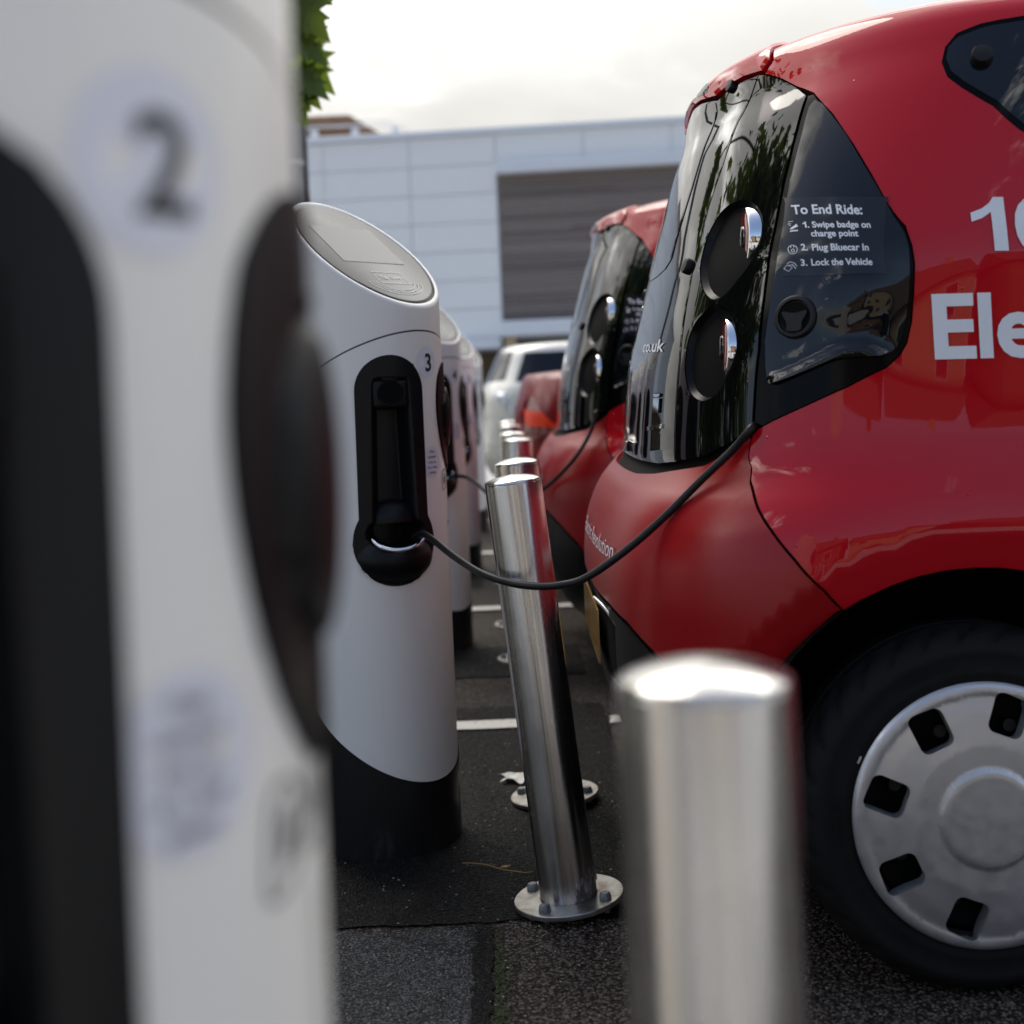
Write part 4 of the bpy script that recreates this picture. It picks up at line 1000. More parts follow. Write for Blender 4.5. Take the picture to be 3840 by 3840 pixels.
# ------------------------------------------------------------------ red electric cars
def shrink(poly, d):
    l = densify(poly, 0.02)
    if area2(l) < 0: l = l[::-1]
    return [tuple(p) for p in inset_pts(l, d)]
def mirror(half): return list(half) + [(-u, t) for u, t in half[::-1]]
def flip(poly): return [(-u, t) for u, t in poly]
def panel(S, name, poly, m, parent, off=0.0, holes=(), step=0.02, wall=0.010, edge=0.0018, ring=0.0035, disp=None):
    V, F, B = cdt(poly, holes, step, ring)
    def pf(u, t): return S.pos(u, t) + S.normal(u, t) * ((off + disp(u, t)) if disp is not None else off)[..., None] if disp is not None else S.pos(u, t) + S.normal(u, t) * off
    pos = lambda q: pf(q[:, 0], q[:, 1]); nr = (lambda q: S.nrm(pf, q[:, 0], q[:, 1])) if disp is not None else (lambda q: S.normal(q[:, 0], q[:, 1]))
    return surf_mesh(name, V, F, B, pos, nr, m, parent, wall, edge)
def shell(S, m, parent, off, wheels, name='inner_shell', nu=150, ntt=70):
    us = np.linspace(-(UQ+US+UF), UQ+US+UF, nu*2+1); ts = np.linspace(0.0, S.T - 0.002, ntt); U, Tt = np.meshgrid(us, ts, indexing='ij')
    P = S.pos(U, Tt) + S.normal(U, Tt) * off
    idx = np.arange(P.shape[0]*P.shape[1]).reshape(P.shape[:2]); f = []
    for i in range(len(us)-1):
        for j in range(ntt-1):
            c = (P[i, j] + P[i+1, j+1]) / 2
            if any(math.hypot(c[0]-wx, c[2]-wz) < wr and abs(c[1]) > 0.45 for wx, wz, wr in wheels): continue
            f.append((idx[i, j], idx[i+1, j], idx[i+1, j+1], idx[i, j+1]))
    return mk(name, P.reshape(-1, 3), f, m, parent)

def hub_h(r): return np.interp(r, [0, 0.070, 0.0775, 0.083, 0.12, 0.17, 0.195, 0.203, 0.211, 0.217, 0.2205], [0.0265, 0.0262, 0.0250, 0.0205, 0.0200, 0.0145, 0.0095, 0.0110, 0.0105, 0.0070, 0.0])
def make_wheel(parent, x, y, z, face):
    """road wheel, axis along y, outer face towards `face` (-1 = near side)"""
    w = empty('wheel', (x, y, z)); w.parent = parent
    if face > 0: w.rotation_euler = (0, 0, math.pi)
    prof = [(0.198, 0.016), (0.212, 0.004), (0.230, -0.004), (0.236, -0.0045), (0.239, -0.0035), (0.262, -0.004), (0.266, -0.0055), (0.276, -0.002), (0.285, 0.005), (0.292, 0.013), (0.2975, 0.024), (0.3015, 0.036), (0.3035, 0.055),
            (0.304, 0.0555), (0.304, 0.078), (0.298, 0.080), (0.298, 0.086), (0.304, 0.088), (0.304, 0.116), (0.3015, 0.139), (0.2975, 0.151), (0.285, 0.170), (0.262, 0.179), (0.20, 0.165)]
    n = 240; v, f = lathe_vf(prof, n, 'Y', False); v = [list(p) for p in v]
    for i, (r, h) in enumerate(prof):
        if 0.283 < r and (0.004 < h < 0.056 or h > 0.116):
            for k in range(n):
                if (k + int(h*120)) % 8 in (0, 1):
                    p = v[i*n + k]; q = math.hypot(p[0], p[2]); s = (q - (0.007 if r > 0.29 else 0.003)) / q; p[0] *= s; p[2] *= s
    ty = smooth_sharp(mk('tyre', v, f, M['tyre'], w), 40)
    # raised sidewall lettering
    def polar(V, r0, a0): return [((r0 + p[1])*math.sin(a0 + p[0]/r0), -0.0058 - 0.0012, (r0 + p[1])*math.cos(a0 + p[0]/r0)) for p in V]
    parts = []
    Vt, Ft = text_vf('Kleber', 0.022, 0.01, 0.012, 0.2); parts.append((polar(Vt, 0.237, R(-100)), Ft))
    Vt, Ft = text_vf('175 65 R15', 0.013, 0.0, 0.012); parts.append((polar(Vt, 0.243, R(-30)), Ft))
    for a, b in parts: mk('sidewall_lettering', a, b, M['tyre'], ty, False)
    # wheel trim with eight windows
    holes = []
    for k in range(8):
        a = R(14 + 45*k); loop = []
        for cx, cy, s0 in ((0.024, 0.024, 0), (-0.026, 0.026, 90), (-0.023, -0.026, 180), (0.025, -0.024, 270)):
            for b in np.linspace(0, 90, 5):
                loop.append((cx*0.66 + 0.0130*math.cos(R(s0 + b)), cy*0.76 + 0.0130*math.sin(R(s0 + b))))
        tw_ = R(-10); loop = [(x*math.cos(tw_) - y*math.sin(tw_), x*math.sin(tw_) + y*math.cos(tw_)) for x, y in loop]
        holes.append([((0.168 + y)*math.sin(a) + x*math.cos(a), (0.168 + y)*math.cos(a) - x*math.sin(a)) for x, y in loop])
    V, F, B = cdt([(0.2205*math.cos(q), 0.2205*math.sin(q)) for q in np.linspace(0, 2*math.pi, 220, endpoint=False)], holes, 0.0085, 0.003, [(r*math.cos(q), r*math.sin(q)) for r in (0.066, 0.070, 0.074, 0.0775, 0.083, 0.088, 0.190, 0.195, 0.199, 0.203, 0.207, 0.211, 0.214) for q in np.linspace(0, 2*math.pi, 110, endpoint=False)])
    def hp(q): r = np.hypot(q[:, 0], q[:, 1]); return np.stack([q[:, 0], -hub_h(r) - 0.002, q[:, 1]], 1)
    def hn(q):
        r = np.maximum(np.hypot(q[:, 0], q[:, 1]), 1e-5); s = (hub_h(r + 0.002) - hub_h(r - 0.002)) / 0.004
        n_ = np.stack([-s*q[:, 0]/r, -np.ones(len(q)), -s*q[:, 1]/r], 1); return n_ / np.linalg.norm(n_, axis=1, keepdims=True)
    hc = surf_mesh('wheel_trim', V, F, B, hp, hn, M['hub'], w, 0.026, 0.0032)
    lathe('steel_rim', [(0.0005, 0.030), (0.10, 0.030), (0.125, 0.040), (0.150, 0.040), (0.19, 0.022), (0.2, 0.03)], M['shell'], w, 48, 'Y', False)
    for k in range(8):
        a = R(20 + 45*k); o = lathe('wheel_nut', [(0.011, 0.016), (0.011, 0.035)], M['plastic'], w, 10, 'Y'); o.location = (0.150*math.sin(a), 0, 0.150*math.cos(a))
    v, f = box_vf(-0.006, 0.006, -0.003, 0.004, 0.224, 0.240); o = mk('balance_weight', v, f, M['hub'], w, False); o.rotation_euler = (0, R(-64), 0)
    return w

def text_side(S, body, pl, pr, cap, bold, m, parent, off, disp=None, sub=0.012):
    """lettering on the near side between two points, laid on by x and z"""
    V, F = text_vf(body, cap, bold, sub); W = V[:, 0].max(); pl = np.array(pl); pr = np.array(pr)
    k = V[:, 0] / W; X = pl[0] + k*(pr[0]-pl[0]); Z = pl[2] + k*(pr[2]-pl[2]) + V[:, 1]
    UV = S.uv_of(X, Z, True); q_ = S.normal(UV[:, 0], UV[:, 1]); P = S.pos(UV[:, 0], UV[:, 1]) + q_ * (off + (disp(UV[:, 0], UV[:, 1])[:, None] if disp is not None else 0))
    return mk('lettering', P, F, m, parent, True)
def text_rear(S, body, yl, yr, zl, zr, cap, bold, m, parent, off, guess, name='lettering', shear=0.0):
    V, F = text_vf(body, cap, bold, 0.02, shear); W = V[:, 0].max(); k = V[:, 0] / W
    UV = S.uv_of(yl + k*(yr-yl), zl + k*(zr-zl) + V[:, 1], False); P = S.pos(UV[:, 0], UV[:, 1]) + S.normal(UV[:, 0], UV[:, 1]) * off
    return mk(name, P, F, m, parent, True)

FWX = WHEEL_X + 2.50
def red_car():
    S = RED; c = empty('red_electric_car')
    T_ = S.T - 0.004
    shell(S, M['shell'], c, -0.014, [(WHEEL_X, WHEEL_Z, 0.415), (FWX, WHEEL_Z, 0.40)])
    L1, L2 = TR['L1'], TR['L2']
    # tailgate
    half = [(0.0, 1.489), (0.08, 1.475), (0.15, 1.457)] + TR['hatch_top'][::-1] + L1 + [(0.24, 0.733), (0.10, 0.731), (0.0, 0.730)]
    tg = panel(S, 'tailgate', shrink(mirror(half), 0.003), M['gloss'], c, 0.0, step=0.022)
    hw = [(0.0, 1.481), (0.08, 1.467), (0.15, 1.449), (0.20, 1.438)] + TR['win_in'][1:] + [(0.115, 1.19), (0.10, 1.155), (0.06, 1.140), (0.0, 1.136)]
    panel(S, 'rear_window', mirror(hw), M['glass'], tg, 0.0028, step=0.022, wall=0.004, edge=0.0012)
    def knob(uv, r, h, par, name='window_clip'):
        p = S.pos(np.array([uv[0]]), np.array([uv[1]]))[0]; n = S.normal(np.array([uv[0]]), np.array([uv[1]]))[0]
        o = lathe(name, [(r*1.06, -0.006), (r*1.06, h*0.35), (r, h*0.8), (r*0.9, h*0.95), (r*0.6, h), (0.0004, h*1.02)], M['plastic'], par, 24, cap=False); o.location = p
        o.rotation_euler = Vector(n).to_track_quat('Z', 'Y').to_euler(); return o
    knob(TR['knob1'][0], 0.0155, 0.011, tg); knob(TR['knob2'][0], 0.013, 0.009, tg)
    knob((-TR['knob1'][0][0], TR['knob1'][0][1]), 0.0155, 0.011, tg); knob((-TR['knob2'][0][0], TR['knob2'][0][1]), 0.013, 0.009, tg)
    text_rear(S, 'co.uk', TP['couk_l'][1], TP['couk_r'][1], TP['couk_l'][2], TP['couk_r'][2], 0.026, 0.010, M['vinyl'], tg, 0.002, (0.25, 0.95))
    e_ = text_rear(S, 'i', TP['em_l'][1], TP['em_r'][1], 0.975, 0.975, 0.042, 0.02, M['chrome'], tg, 0.004, (0.3, 0.85), 'emblem')
    text_rear(S, 'pininfarina', TP['sc_l'][1], TP['sc_r'][1], TP['sc_l'][2], TP['sc_r'][2], 0.012, 0.012, M['chrome'], tg, 0.003, (0.3, 0.80), 'script_badge', 0.35)
    # lamp panels, cavities, lamps
    for sg in (1, -1):
        fx = (lambda p: p) if sg > 0 else flip
        lampp = [(u, t) for u, t in L1[::-1]] + TR['lamp_top'] + L2 + TR['lamp_bot']
        cavs = [smooth_loop(TR['cav1'], 3), smooth_loop(TR['cav2'], 3)]
        lpn = panel(S, 'lamp_panel', fx(shrink(lampp, 0.003)), M['gloss'], c, 0.0, [fx(h) for h in cavs], 0.018, 0.010, 0.0015)
        for cav, lc in zip(cavs, (TP['lens1'], TP['lens2'])):
            cl = np.array(cav); cu = cl.mean(0) + (np.array([0.028, 0.0])); v = []; f = []; n = len(cl)
            for s in np.linspace(0, 1, 9):
                q = cl*(1-s) + cu*s; q[:, 0] = np.where(True, q[:, 0], 0); dep = 0.004 + 0.075 * math.sin(min(1, s*1.15) * math.pi/2)
                p = S.pos(q[:, 0], q[:, 1]) - S.normal(q[:, 0], q[:, 1]) * dep
                if sg < 0: p[:, 1] *= -1
                v += [tuple(x) for x in p]
            for i in range(8):
                for k in range(n):
                    q = (i*n + k, i*n + (k+1) % n, (i+1)*n + (k+1) % n, (i+1)*n + k); f.append(q if (area2(cl) > 0) == (sg > 0) else q[::-1])
            mk('lamp_recess', v, f, M['recess'], lpn)
            ly = lc[1] * sg
            lt = empty('tail_lamp', (lc[0] + 0.007, ly, lc[2])); lt.parent = lpn
            lt.rotation_euler = (0, R(4), R(1.5) * sg)
            lathe('lamp_bezel', [(0.055, 0.005), (0.060, -0.0015), (0.0635, -0.001), (0.0655, 0.003), (0.0665, 0.03), (0.067, 0.085)], M['chrome'], lt, 56, 'X', False, 50)
            lathe('lamp_lens', [(0.0595, 0.002), (0.052, -0.001), (0.036, -0.003), (0.030, -0.003)], M['lens'], lt, 48, 'X', False, 60)
            lathe('lamp_centre', [(0.0302, -0.003), (0.028, -0.006), (0.018, -0.008), (0.0004, -0.009)], M['gloss'], lt, 40, 'X', False, 60)
    for o in [q for q in bpy.data.objects if q.name.startswith('tail_lamp')]: pass
    # quarter trim and window
    for sg in (1, -1):
        fx = (lambda p: p) if sg > 0 else flip
        qp = TR['quarter'] + [(u + 0.001, t) for u, t in L2[::-1]]
        qt = panel(S, 'quarter_trim', fx(shrink(qp, 0.003)), M['seal'], c, -0.002, step=0.02)
        def qd(u, t):
            au = np.abs(u); ld = np.full(np.shape(u), 9.0); pts = np.array(TR['ledge'][:6])
            for a, b in zip(pts[:-1], pts[1:]):
                ab = b - a; s = np.clip(((au - a[0])*ab[0] + (t - a[1])*ab[1]) / (ab @ ab), 0, 1); ld = np.minimum(ld, np.hypot(au - a[0] - s*ab[0], t - a[1] - s*ab[1]))
            rp = np.hypot((au - TR['port'][0][0])/0.085, (t - 1.000)/0.085); rb = np.hypot((au - TR['blob'][0][0])/0.080, (t - 1.030)/0.050)
            return 0.010 * np.exp(-(ld/0.014)**2) - 0.0035 * np.exp(-rp**2 * 1.4) + 0.007 * np.exp(-(rb**4) * 1.2)
        qg = panel(S, 'quarter_window', fx(smooth_loop(TR['quarter_glass'], 3)), M['glass'], qt, 0.0042, step=0.010, wall=0.006, edge=0.0022, disp=qd)
        # charging port
        u0, t0 = TR['port'][0]; uu = np.array([u0*sg]); tt = np.array([t0]); p = S.pos(uu, tt)[0] + S.normal(uu, tt)[0]*(0.0025); n_ = S.normal(uu, tt)[0]
        pt = lathe('charging_port', [(0.0385, -0.004), (0.038, 0.003), (0.035, 0.006), (0.030, 0.0065), (0.0285, 0.0030), (0.0280, 0.0005), (0.0004, 0.0)], M['plastic'], qt, 48, cap=False)
        pt.location = p; pt.rotation_euler = Vector(n_).to_track_quat('Z', 'Y').to_euler()
        v, f = disc2(0, 0, 0.0265, 32); o = mk('port_well', [(x, y, 0.0012) for x, y in v], f, M['shell'], pt, False)
        q = smooth_loop([(-0.024, -0.012), (-0.010, -0.014), (0.0, -0.020), (0.010, -0.022), (0.006, 0.0), (0.010, 0.022), (0.0, 0.020), (-0.010, 0.014), (-0.024, 0.012)], 3)
        V, F, B = cdt(q, [], 0.005, 0.002); o = surf_mesh('port_grip', V, F, B, lambda a: np.stack([a[:, 0], a[:, 1], 0*a[:, 0] + 0.0072], 1), lambda a: np.tile([0., 0., 1.], (len(a), 1)), M['plastic'], pt, 0.007, 0.0015)
        o.rotation_euler = (0, 0, R(90 if sg > 0 else -90))
        if sg > 0:
            fm = panel(S, 'sticker_film', smooth_loop(TR['sticker'], 3), M['film'], qg, 0.0052, step=0.012, wall=0.0, edge=0.0, ring=0.0, disp=qd)
            for body, a, b, cap, bold in TR['anchors']: text_side(S, body, a, b, cap, 0.026, M['vinyl'], qg, 0.0064, qd)
            def icon(cx, cz, strokes, fills):
                parts = [stroke_vf([(cx + x, cz + y) for x, y in s], 0.0011, cl) for s, cl in strokes]
                for fl in fills: parts.append((np.array([(cx + x, cz + y) for x, y in fl]), [[0, i, i+1] for i in range(1, len(fl)-1)]))
                V, F = merge_vf(parts); UV = S.uv_of(V[:, 0], V[:, 1], True); P = S.pos(UV[:, 0], UV[:, 1]) + S.normal(UV[:, 0], UV[:, 1])*(0.0064 + qd(UV[:, 0], UV[:, 1]))[:, None]; mk('icon', P, F, M['vinyl'], qg, False)
            icon(TP['ic1'][0], TP['ic1'][2], [([(-.006, .010), (.001, .010)], 0), ([(-.007, .006), (-.002, .0055)], 0), ([(-.006, .0025), (-.003, .002)], 0)], [[(-.006, -.004), (.005, .004), (.007, -.001), (-.003, -.0055)], [(-.0065, -.0095), (.006, -.0095), (.005, -.0070), (-.0055, -.0070)]])
            cir = [(0.0066*math.cos(a), 0.0076*math.sin(a)) for a in np.linspace(0, 2*math.pi, 20, endpoint=False)]
            icon(TP['ic2'][0], TP['ic2'][2], [(cir, 1), ([(0.0022*math.cos(a), -0.002 + 0.0026*math.sin(a)) for a in np.linspace(0, 2*math.pi, 12, endpoint=False)], 1), ([(-.0022, .003), (-.0022, .0062)], 0), ([(.0022, .003), (.0022, .0062)], 0)], [])
            icon(TP['ic3'][0], TP['ic3'][2], [([(-.009, -.004), (-.004, .002), (.003, -.003), (-.003, -.0095)], 1), ([(-.004, .004), (.001, .007), (.007, .004), (.010, -.002)], 0), ([(-.003, .001), (.004, .0015), (.008, -.006)], 0)], [])
    # bumper and valance
    sm = TR['seam']; al = TR['arch_low']
    half = [(0.0, 0.712), (0.12, 0.714), (0.25, 0.722), (L1[-1][0], L1[-1][1] - 0.009)] + [(u, t - 0.009) for u, t in TR['lamp_bot'][::-1]] + [(L2[-1][0] - 0.008, L2[-1][1] - 0.013)] + sm + al[1:] + TR['bump_low'][::-1] + TR['bump_low_rear'][:0:-1] + [(0.0, 0.452)]
    def bd(u, t): return 0.0 * u
    bmp = panel(S, 'rear_bumper', shrink(mirror(half), 0.005), M['red_matt'], c, -0.001, step=0.024, wall=0.014, edge=0.0025, ring=0.004)
    text_rear(S, 'Electric Revolution', TP['rev_l'][1] + 0.26, TP['rev_r'][1], TP['rev_l'][2], TP['rev_r'][2], 0.034, 0.0, M['vinyl'], bmp, 0.0025, (0.1, 0.5))
    half = [(0.0, 0.446)] + [(u, t - 0.006) for u, t in TR['bump_low_rear'][1:]] + [(u - 0.004, t - 0.006) for u, t in TR['bump_low']] + [(0.655, 0.12), (0.50, 0.05), (0.3, 0.03), (0.0, 0.03)]
    hole = mirror([(0.0, 0.440), (0.235, 0.420), (0.235, 0.290), (0.0, 0.290)])
    vl = panel(S, 'lower_valance', shrink(mirror(half), 0.002), M['plastic'], c, -0.006, [hole], 0.03)
    pz = np.array([0.425, 0.425, 0.3, 0.3])
    v, f = box_vf(0.157, 0.161, -0.255, 0.255, 0.455, 0.566); npl = mk('number_plate', v, f, M['plate'], c, False)
    Vt, Ft = text_vf('', 0.08) if False else (np.zeros((0, 2)), [])
    strip = spline([(0.150, -0.30, 0.60), (0.168, -0.345, 0.585), (0.19, -0.385, 0.555), (0.205, -0.41, 0.52)], 4); tube('plate_lamp_strip', strip, 0.004, M['hub'], vl, 8)
    # side, roof and door skins
    tsp = 1.62
    half = sm + TR['arch'][1:] + [(1.42, 0.03), (1.9, 0.03), (1.9, 0.6), (1.9, T_), (0.9, T_), (0.0, T_), (0.0, tsp), (0.25, tsp), (0.458, tsp), (0.458, 1.47), TR['lamp_top'][0]] + TR['lamp_top'][1:] + TR['quarter'] + [(L2[-1][0] + 0.004, L2[-1][1] - 0.011)]
    th = np.linspace(math.pi*1.06, -0.06*math.pi, 22)
    fa = S.uv_of([FWX + 0.375*math.cos(a) for a in th], [max(0.2, WHEEL_Z + 0.375*math.sin(a)) for a in th], True)
    fhalf = [(1.906, 0.03)] + [tuple(p) for p in fa] + [(4.29, 0.06), (4.295, 0.5), (4.295, T_), (1.906, T_)]
    for sg in (1, -1):
        fx = (lambda p: p) if sg > 0 else flip
        bs = panel(S, 'body_side', fx(half), M['red'], c, 0.0, step=0.026, wall=0.016, edge=0.0022, ring=0.004)
        fr = panel(S, 'front_body', fx(fhalf), M['red'], c, 0.0, step=0.05, wall=0.012)
        sw = TR['side_win'] + [(1.5, 1.428), (1.885, 1.425), (1.885, 1.12), (1.5, 1.135), (1.28, 1.165)]
        panel(S, 'side_window_seal', fx([tuple(p) for p in shrink(sw, -0.008)]), M['seal'], bs, 0.0012, step=0.03, wall=0.003, edge=0.001)
        w_ = panel(S, 'side_window', fx(sw), M['glass'], bs, 0.0040, step=0.03, wall=0.004)
        knob((TR['knob3'][0][0]*sg, TR['knob3'][0][1]), 0.0185, 0.020, w_)
        panel(S, 'door_window', fx([(1.93, 1.12), (2.75, 1.115), (2.55, 1.36), (2.4, 1.42), (1.93, 1.425)]), M['glass'], fr, 0.0030, step=0.05, wall=0.004)
        panel(S, 'windscreen', fx([(3.35, 0.98), (4.29, 0.98), (4.29, 1.42), (3.35, 1.40)]), M['glass'], fr, 0.0030, step=0.05, wall=0.004)
        panel(S, 'headlamp', fx([(3.45, 0.52), (3.75, 0.50), (3.75, 0.62), (3.50, 0.66)]), M['clear'], fr, 0.0030, step=0.04, wall=0.004)
        if sg > 0:
            lx = [0.7924, 0, 1.2332]
            text_side(S, '100%', TP['one_l'], (TP['one_l'][0] + 0.307, 0, TP['one_l'][2] - 0.010), 0.092, 0.028, M['vinyl'], bs, 0.0022)
            text_side(S, 'Electric', TP['E_l'], (TP['E_l'][0] + 0.454, 0, TP['E_l'][2] - 0.0075), 0.107, 0.028, M['vinyl'], bs, 0.0022)
        for wx, wr in ((WHEEL_X, 0.402), (FWX, 0.372)):
            v, f = [], []; b = 0; n = 30
            for yy in (0.835, 0.50):
                for k in range(n + 1):
                    a = R(-12) + R(204)*k/n; v.append((wx + wr*math.cos(a), -sg*yy, max(0.1, WHEEL_Z + wr*math.sin(a))))
            for k in range(n): f.append((b + k, b + k + 1, b + n + 1 + k + 1, b + n + 1 + k))
            f.append(tuple(b + n + 1 + k for k in range(n + 1)))
            mk('wheel_liner', v, f, M['shell'], c)
    sp = mirror([(0.0, 1.496), (0.08, 1.482), (0.15, 1.464), (0.2082, 1.452), (0.275, 1.459), (0.3453, 1.459), (0.426, 1.449), (0.45, 1.47), (0.452, 1.53), (0.452, 1.615), (0.20, 1.615), (0.0, 1.615)])
    spn = panel(S, 'tailgate_spoiler', sp, M['red'], c, 0.010, step=0.02, wall=0.022, edge=0.006, ring=0.007)
    panel(S, 'high_brake_lamp', mirror([(0.0, 1.503), (0.06, 1.496), (0.12, 1.482), (0.16, 1.476), (0.172, 1.492), (0.14, 1.525), (0.0, 1.540)]), M['gloss'], spn, 0.0125, step=0.02, wall=0.004)
    box('underbody', (0.45, 3.45, -0.70, 0.70, 0.17, 0.24), M['shell'], c)
    for wx in (WHEEL_X, FWX):
        make_wheel(c, wx, -0.848, WHEEL_Z, -1); make_wheel(c, wx, 0.848, WHEEL_Z, 1)
        tube('axle', [(wx, -0.72, WHEEL_Z), (wx, 0.72, WHEEL_Z)], 0.035, M['shell'], c, 10)
    return c
car1 = red_car(); car1.location = (0, 3.03, 0)
tag(car1, 'nearest red electric car with white To End Ride notice on its rear quarter glass', 'car', 'red electric cars plugged in')
car2 = copy_tree(car1); car2.location = (-0.085, 5.38, 0)
tag(car2, 'second red electric car parked behind the nearest one', 'car', 'red electric cars plugged in')

# ------------------------------------------------------------------ cars farther along the row
def far_car(name, S, m, loc, label, wheels, build):
    c = empty(name, loc); tag(c, label, 'car')
    shell(S, m, c, 0.0, [(wx, 0.31, 0.37) for wx in wheels], 'body', 110, 60)
    box('underbody', (wheels[0] - 0.35, wheels[1] + 0.3, -0.62, 0.62, 0.20, 0.32), M['shell'], c)
    for wx in wheels:
        for sg in (-1, 1):
            o = lathe('wheel', [(0.0005, -0.012), (0.13, -0.012), (0.20, -0.004), (0.215, -0.002), (0.225, -0.008), (0.27, -0.01), (0.295, 0.01), (0.31, 0.04), (0.31, 0.15), (0.29, 0.18), (0.2, 0.18)], M['tyre'], c, 40, 'Y', False)
            o.location = (wx, sg*0.84, 0.31); o.rotation_euler = (0, 0, 0 if sg < 0 else math.pi)
            q = lathe('wheel_trim', [(0.0005, -0.030), (0.06, -0.028), (0.15, -0.022), (0.205, -0.012), (0.216, -0.003)], M['hub'], o, 40, 'Y', False)
    build(c, S); return c
SAL = CarSurf([(0.22, .12, .72, 4.25), (0.34, .03, .81, 4.35), (0.55, .0, .85, 4.38), (0.80, .0, .865, 4.30), (0.90, .01, .862, 3.9), (0.98, .03, .845, 3.4), (1.055, .05, .80, 3.1), (1.095, .065, .77, 3.0), (1.118, .10, .735, 2.95),
    (1.130, .35, .70, 2.92), (1.16, .72, .68, 2.85), (1.25, .88, .645, 2.7), (1.38, 1.12, .57, 2.45), (1.42, 1.30, .42, 2.3), (1.435, 1.55, .03, 2.15)], 3.0, None, L=0.42)
SUVS = CarSurf([(0.24, -.14, .74, 4.0), (0.36, -.24, .82, 4.1), (0.52, -.285, .865, 4.12), (0.80, -.30, .88, 4.08), (0.97, -.295, .872, 3.8), (1.06, -.262, .845, 3.2), (1.10, -.235, .815, 3.0), (1.24, -.165, .735, 2.75), (1.36, -.105, .675, 2.5), (1.405, -.05, .63, 2.35),
    (1.43, .12, .50, 2.2), (1.445, .45, .28, 2.0), (1.45, .7, .02, 1.9)], 2.7, None, L=0.5)
def b_sal(c, S):
    tz = S.t_of_z
    for sg in (1, -1):
        fx = (lambda p: p) if sg > 0 else flip
        UVp = S.uv_of(*np.array([(0.055, 0.99), (0.10, 0.995), (0.30, 0.80), (0.26, 0.765), (0.06, 0.775)]).T, True)
        lm = panel(S, 'tail_lamp', fx([tuple(p) for p in UVp]), M['lens'], c, 0.006, step=0.03, wall=0.01)
        UVp = S.uv_of(*np.array([(0.065, 0.93), (0.15, 0.915), (0.235, 0.835), (0.07, 0.845)]).T, True); panel(S, 'indicator', fx([tuple(p) for p in UVp]), M['amber'], lm, 0.009, step=0.03, wall=0.004)
        panel(S, 'side_window', fx([(1.25, tz(1.17)), (3.1, tz(1.17)), (2.9, tz(1.36)), (1.35, tz(1.36))]), M['glass'], c, 0.004, step=0.05, wall=0.003)
    panel(S, 'rear_window', mirror([(0, tz(1.365)), (0.75, tz(1.365)), (0.85, tz(1.18)), (0, tz(1.18))]), M['glass'], c, 0.004, step=0.05, wall=0.003)
    panel(S, 'bumper', mirror([(0, tz(0.56)), (0.95, tz(0.56)), (0.95, tz(0.30)), (0, tz(0.30))]), M['saloon'], c, 0.012, step=0.06, wall=0.012)
far_car('dark_red_saloon', SAL, M['saloon'], (0.0, 7.48, 0), 'dark red saloon with orange and red tail lamp beyond the second red car', (0.80, 3.45), b_sal)
def b_suv(c, S):
    tz = S.t_of_z
    for sg in (1, -1):
        fx = (lambda p: p) if sg > 0 else flip
        UVp = S.uv_of(*np.array([(-0.155, 1.03), (-0.06, 1.02), (0.02, 0.88), (-0.03, 0.84), (-0.10, 0.93)]).T, True); panel(S, 'tail_lamp', fx([tuple(p) for p in UVp]), M['clear'], c, 0.008, step=0.03, wall=0.01)
        UVp = S.uv_of(*np.array([(0.03, 1.10), (2.6, 1.10), (2.3, 1.33), (0.12, 1.345)]).T, True); UVp = [tuple(p) for p in UVp]
        panel(S, 'side_window', fx(UVp), M['glass'], c, 0.004, step=0.05, wall=0.003)
    panel(S, 'rear_window', mirror([(0, tz(1.36)), (0.62, tz(1.36)), (0.70, tz(1.12)), (0, tz(1.10))]), M['glass'], c, 0.004, step=0.05, wall=0.003)
    panel(S, 'bumper', mirror([(0, tz(0.62)), (0.95, tz(0.60)), (0.95, tz(0.32)), (0, tz(0.32))]), M['suv'], c, 0.010, step=0.06, wall=0.010)
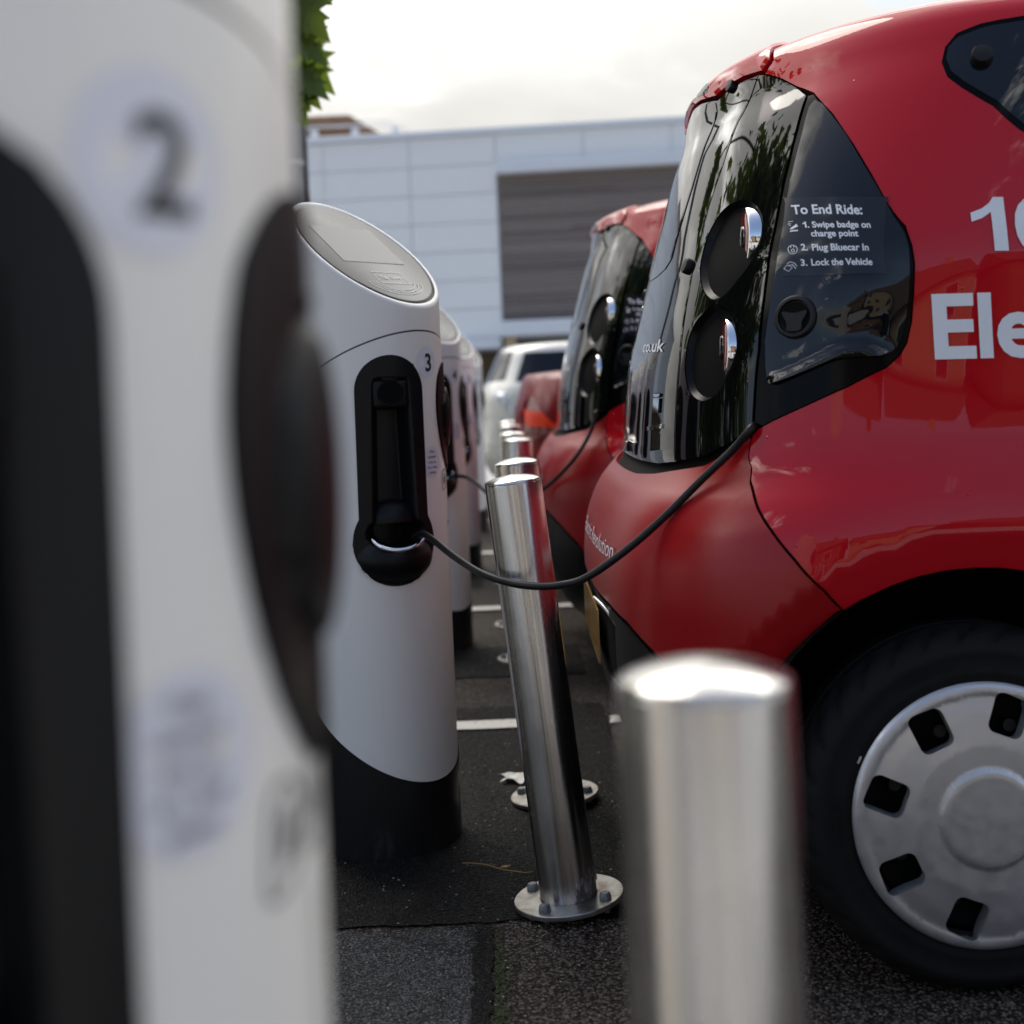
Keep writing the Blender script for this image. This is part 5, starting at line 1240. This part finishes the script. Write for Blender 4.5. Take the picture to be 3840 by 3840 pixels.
far_car('white_hatchback', SUVS, M['suv'], (0.0, 11.85, 0), 'cream white car at the far end of the row, behind the dark red saloon', (0.62, 3.15), b_suv)

# ------------------------------------------------------------------ cables, twig, litter
CB1 = TP['cable1'] + [(0.46, 2.41, 0.975)]
tag(tube('charging_cable', spline(CB1, 10), 0.0072, M['cable'], None, 14), 'thick black charging cable sagging from charge point 3 to the nearest red car', 'cable', 'charging cables')
CB2 = TP['cable2'] + [(0.31, 4.74, 0.94)]
tag(tube('charging_cable', spline(CB2, 8), 0.0072, M['cable'], None, 12), 'black charging cable from charge point 4 to the second red car', 'cable', 'charging cables')
g = random.Random(9); tp = [(-0.151 + 0.153*k/8, 2.90 - 0.073*k/8 + g.uniform(-.003, .003), 0.007 + 0.004*math.sin(k*0.8)) for k in range(9)]
tws = empty('dry_twig', (-0.07, 2.865, 0.004)); tag(tws, 'thin dry brown twig lying at the foot of the leaning bollard', 'twig')
v, f = tube_vf([(x+0.07, y-2.865, z-0.003) for x, y, z in tp], 0.0013, 6); mk('stem', v, f, M['dryleaf'], tws)
v = [(0.0, 0, .004), (0.012, 0.004, .007), (0.026, 0.0, .006), (0.013, -0.005, .005)]; mk('seed_leaf', v, [(0, 1, 3), (1, 2, 3)], M['dryleaf'], tws)
def crumple(name, loc, poly, label, m):
    g = random.Random(4); V, F, B = cdt(poly, [], 0.012)
    top = [(x, y, 0.012 + 0.007*math.sin(x*120)*math.cos(y*70) + g.uniform(-.0015, .0015)) for x, y in V]; n = len(top)
    o = mk(name, top + [(x, y, max(z - 0.002, 0.0)) for x, y, z in top], [tuple(q) for q in F.tolist()] + [tuple(i + n for i in q[::-1]) for q in F.tolist()] + [(b, a, a + n, b + n) for a, b in B], m, None, False)
    o.location = loc; return tag(o, label, 'litter')
crumple('paper_litter', (-0.035, 3.515, 0.0035), [(-0.045, 0.02), (-0.02, 0.028), (0.03, 0.025), (0.05, 0.0), (0.03, -0.03), (0.02, -0.05), (-0.01, -0.03), (-0.04, -0.035), (-0.02, -0.005)], 'crumpled white scrap of paper on the black tarmac behind the leaning bollard', M['paper'])
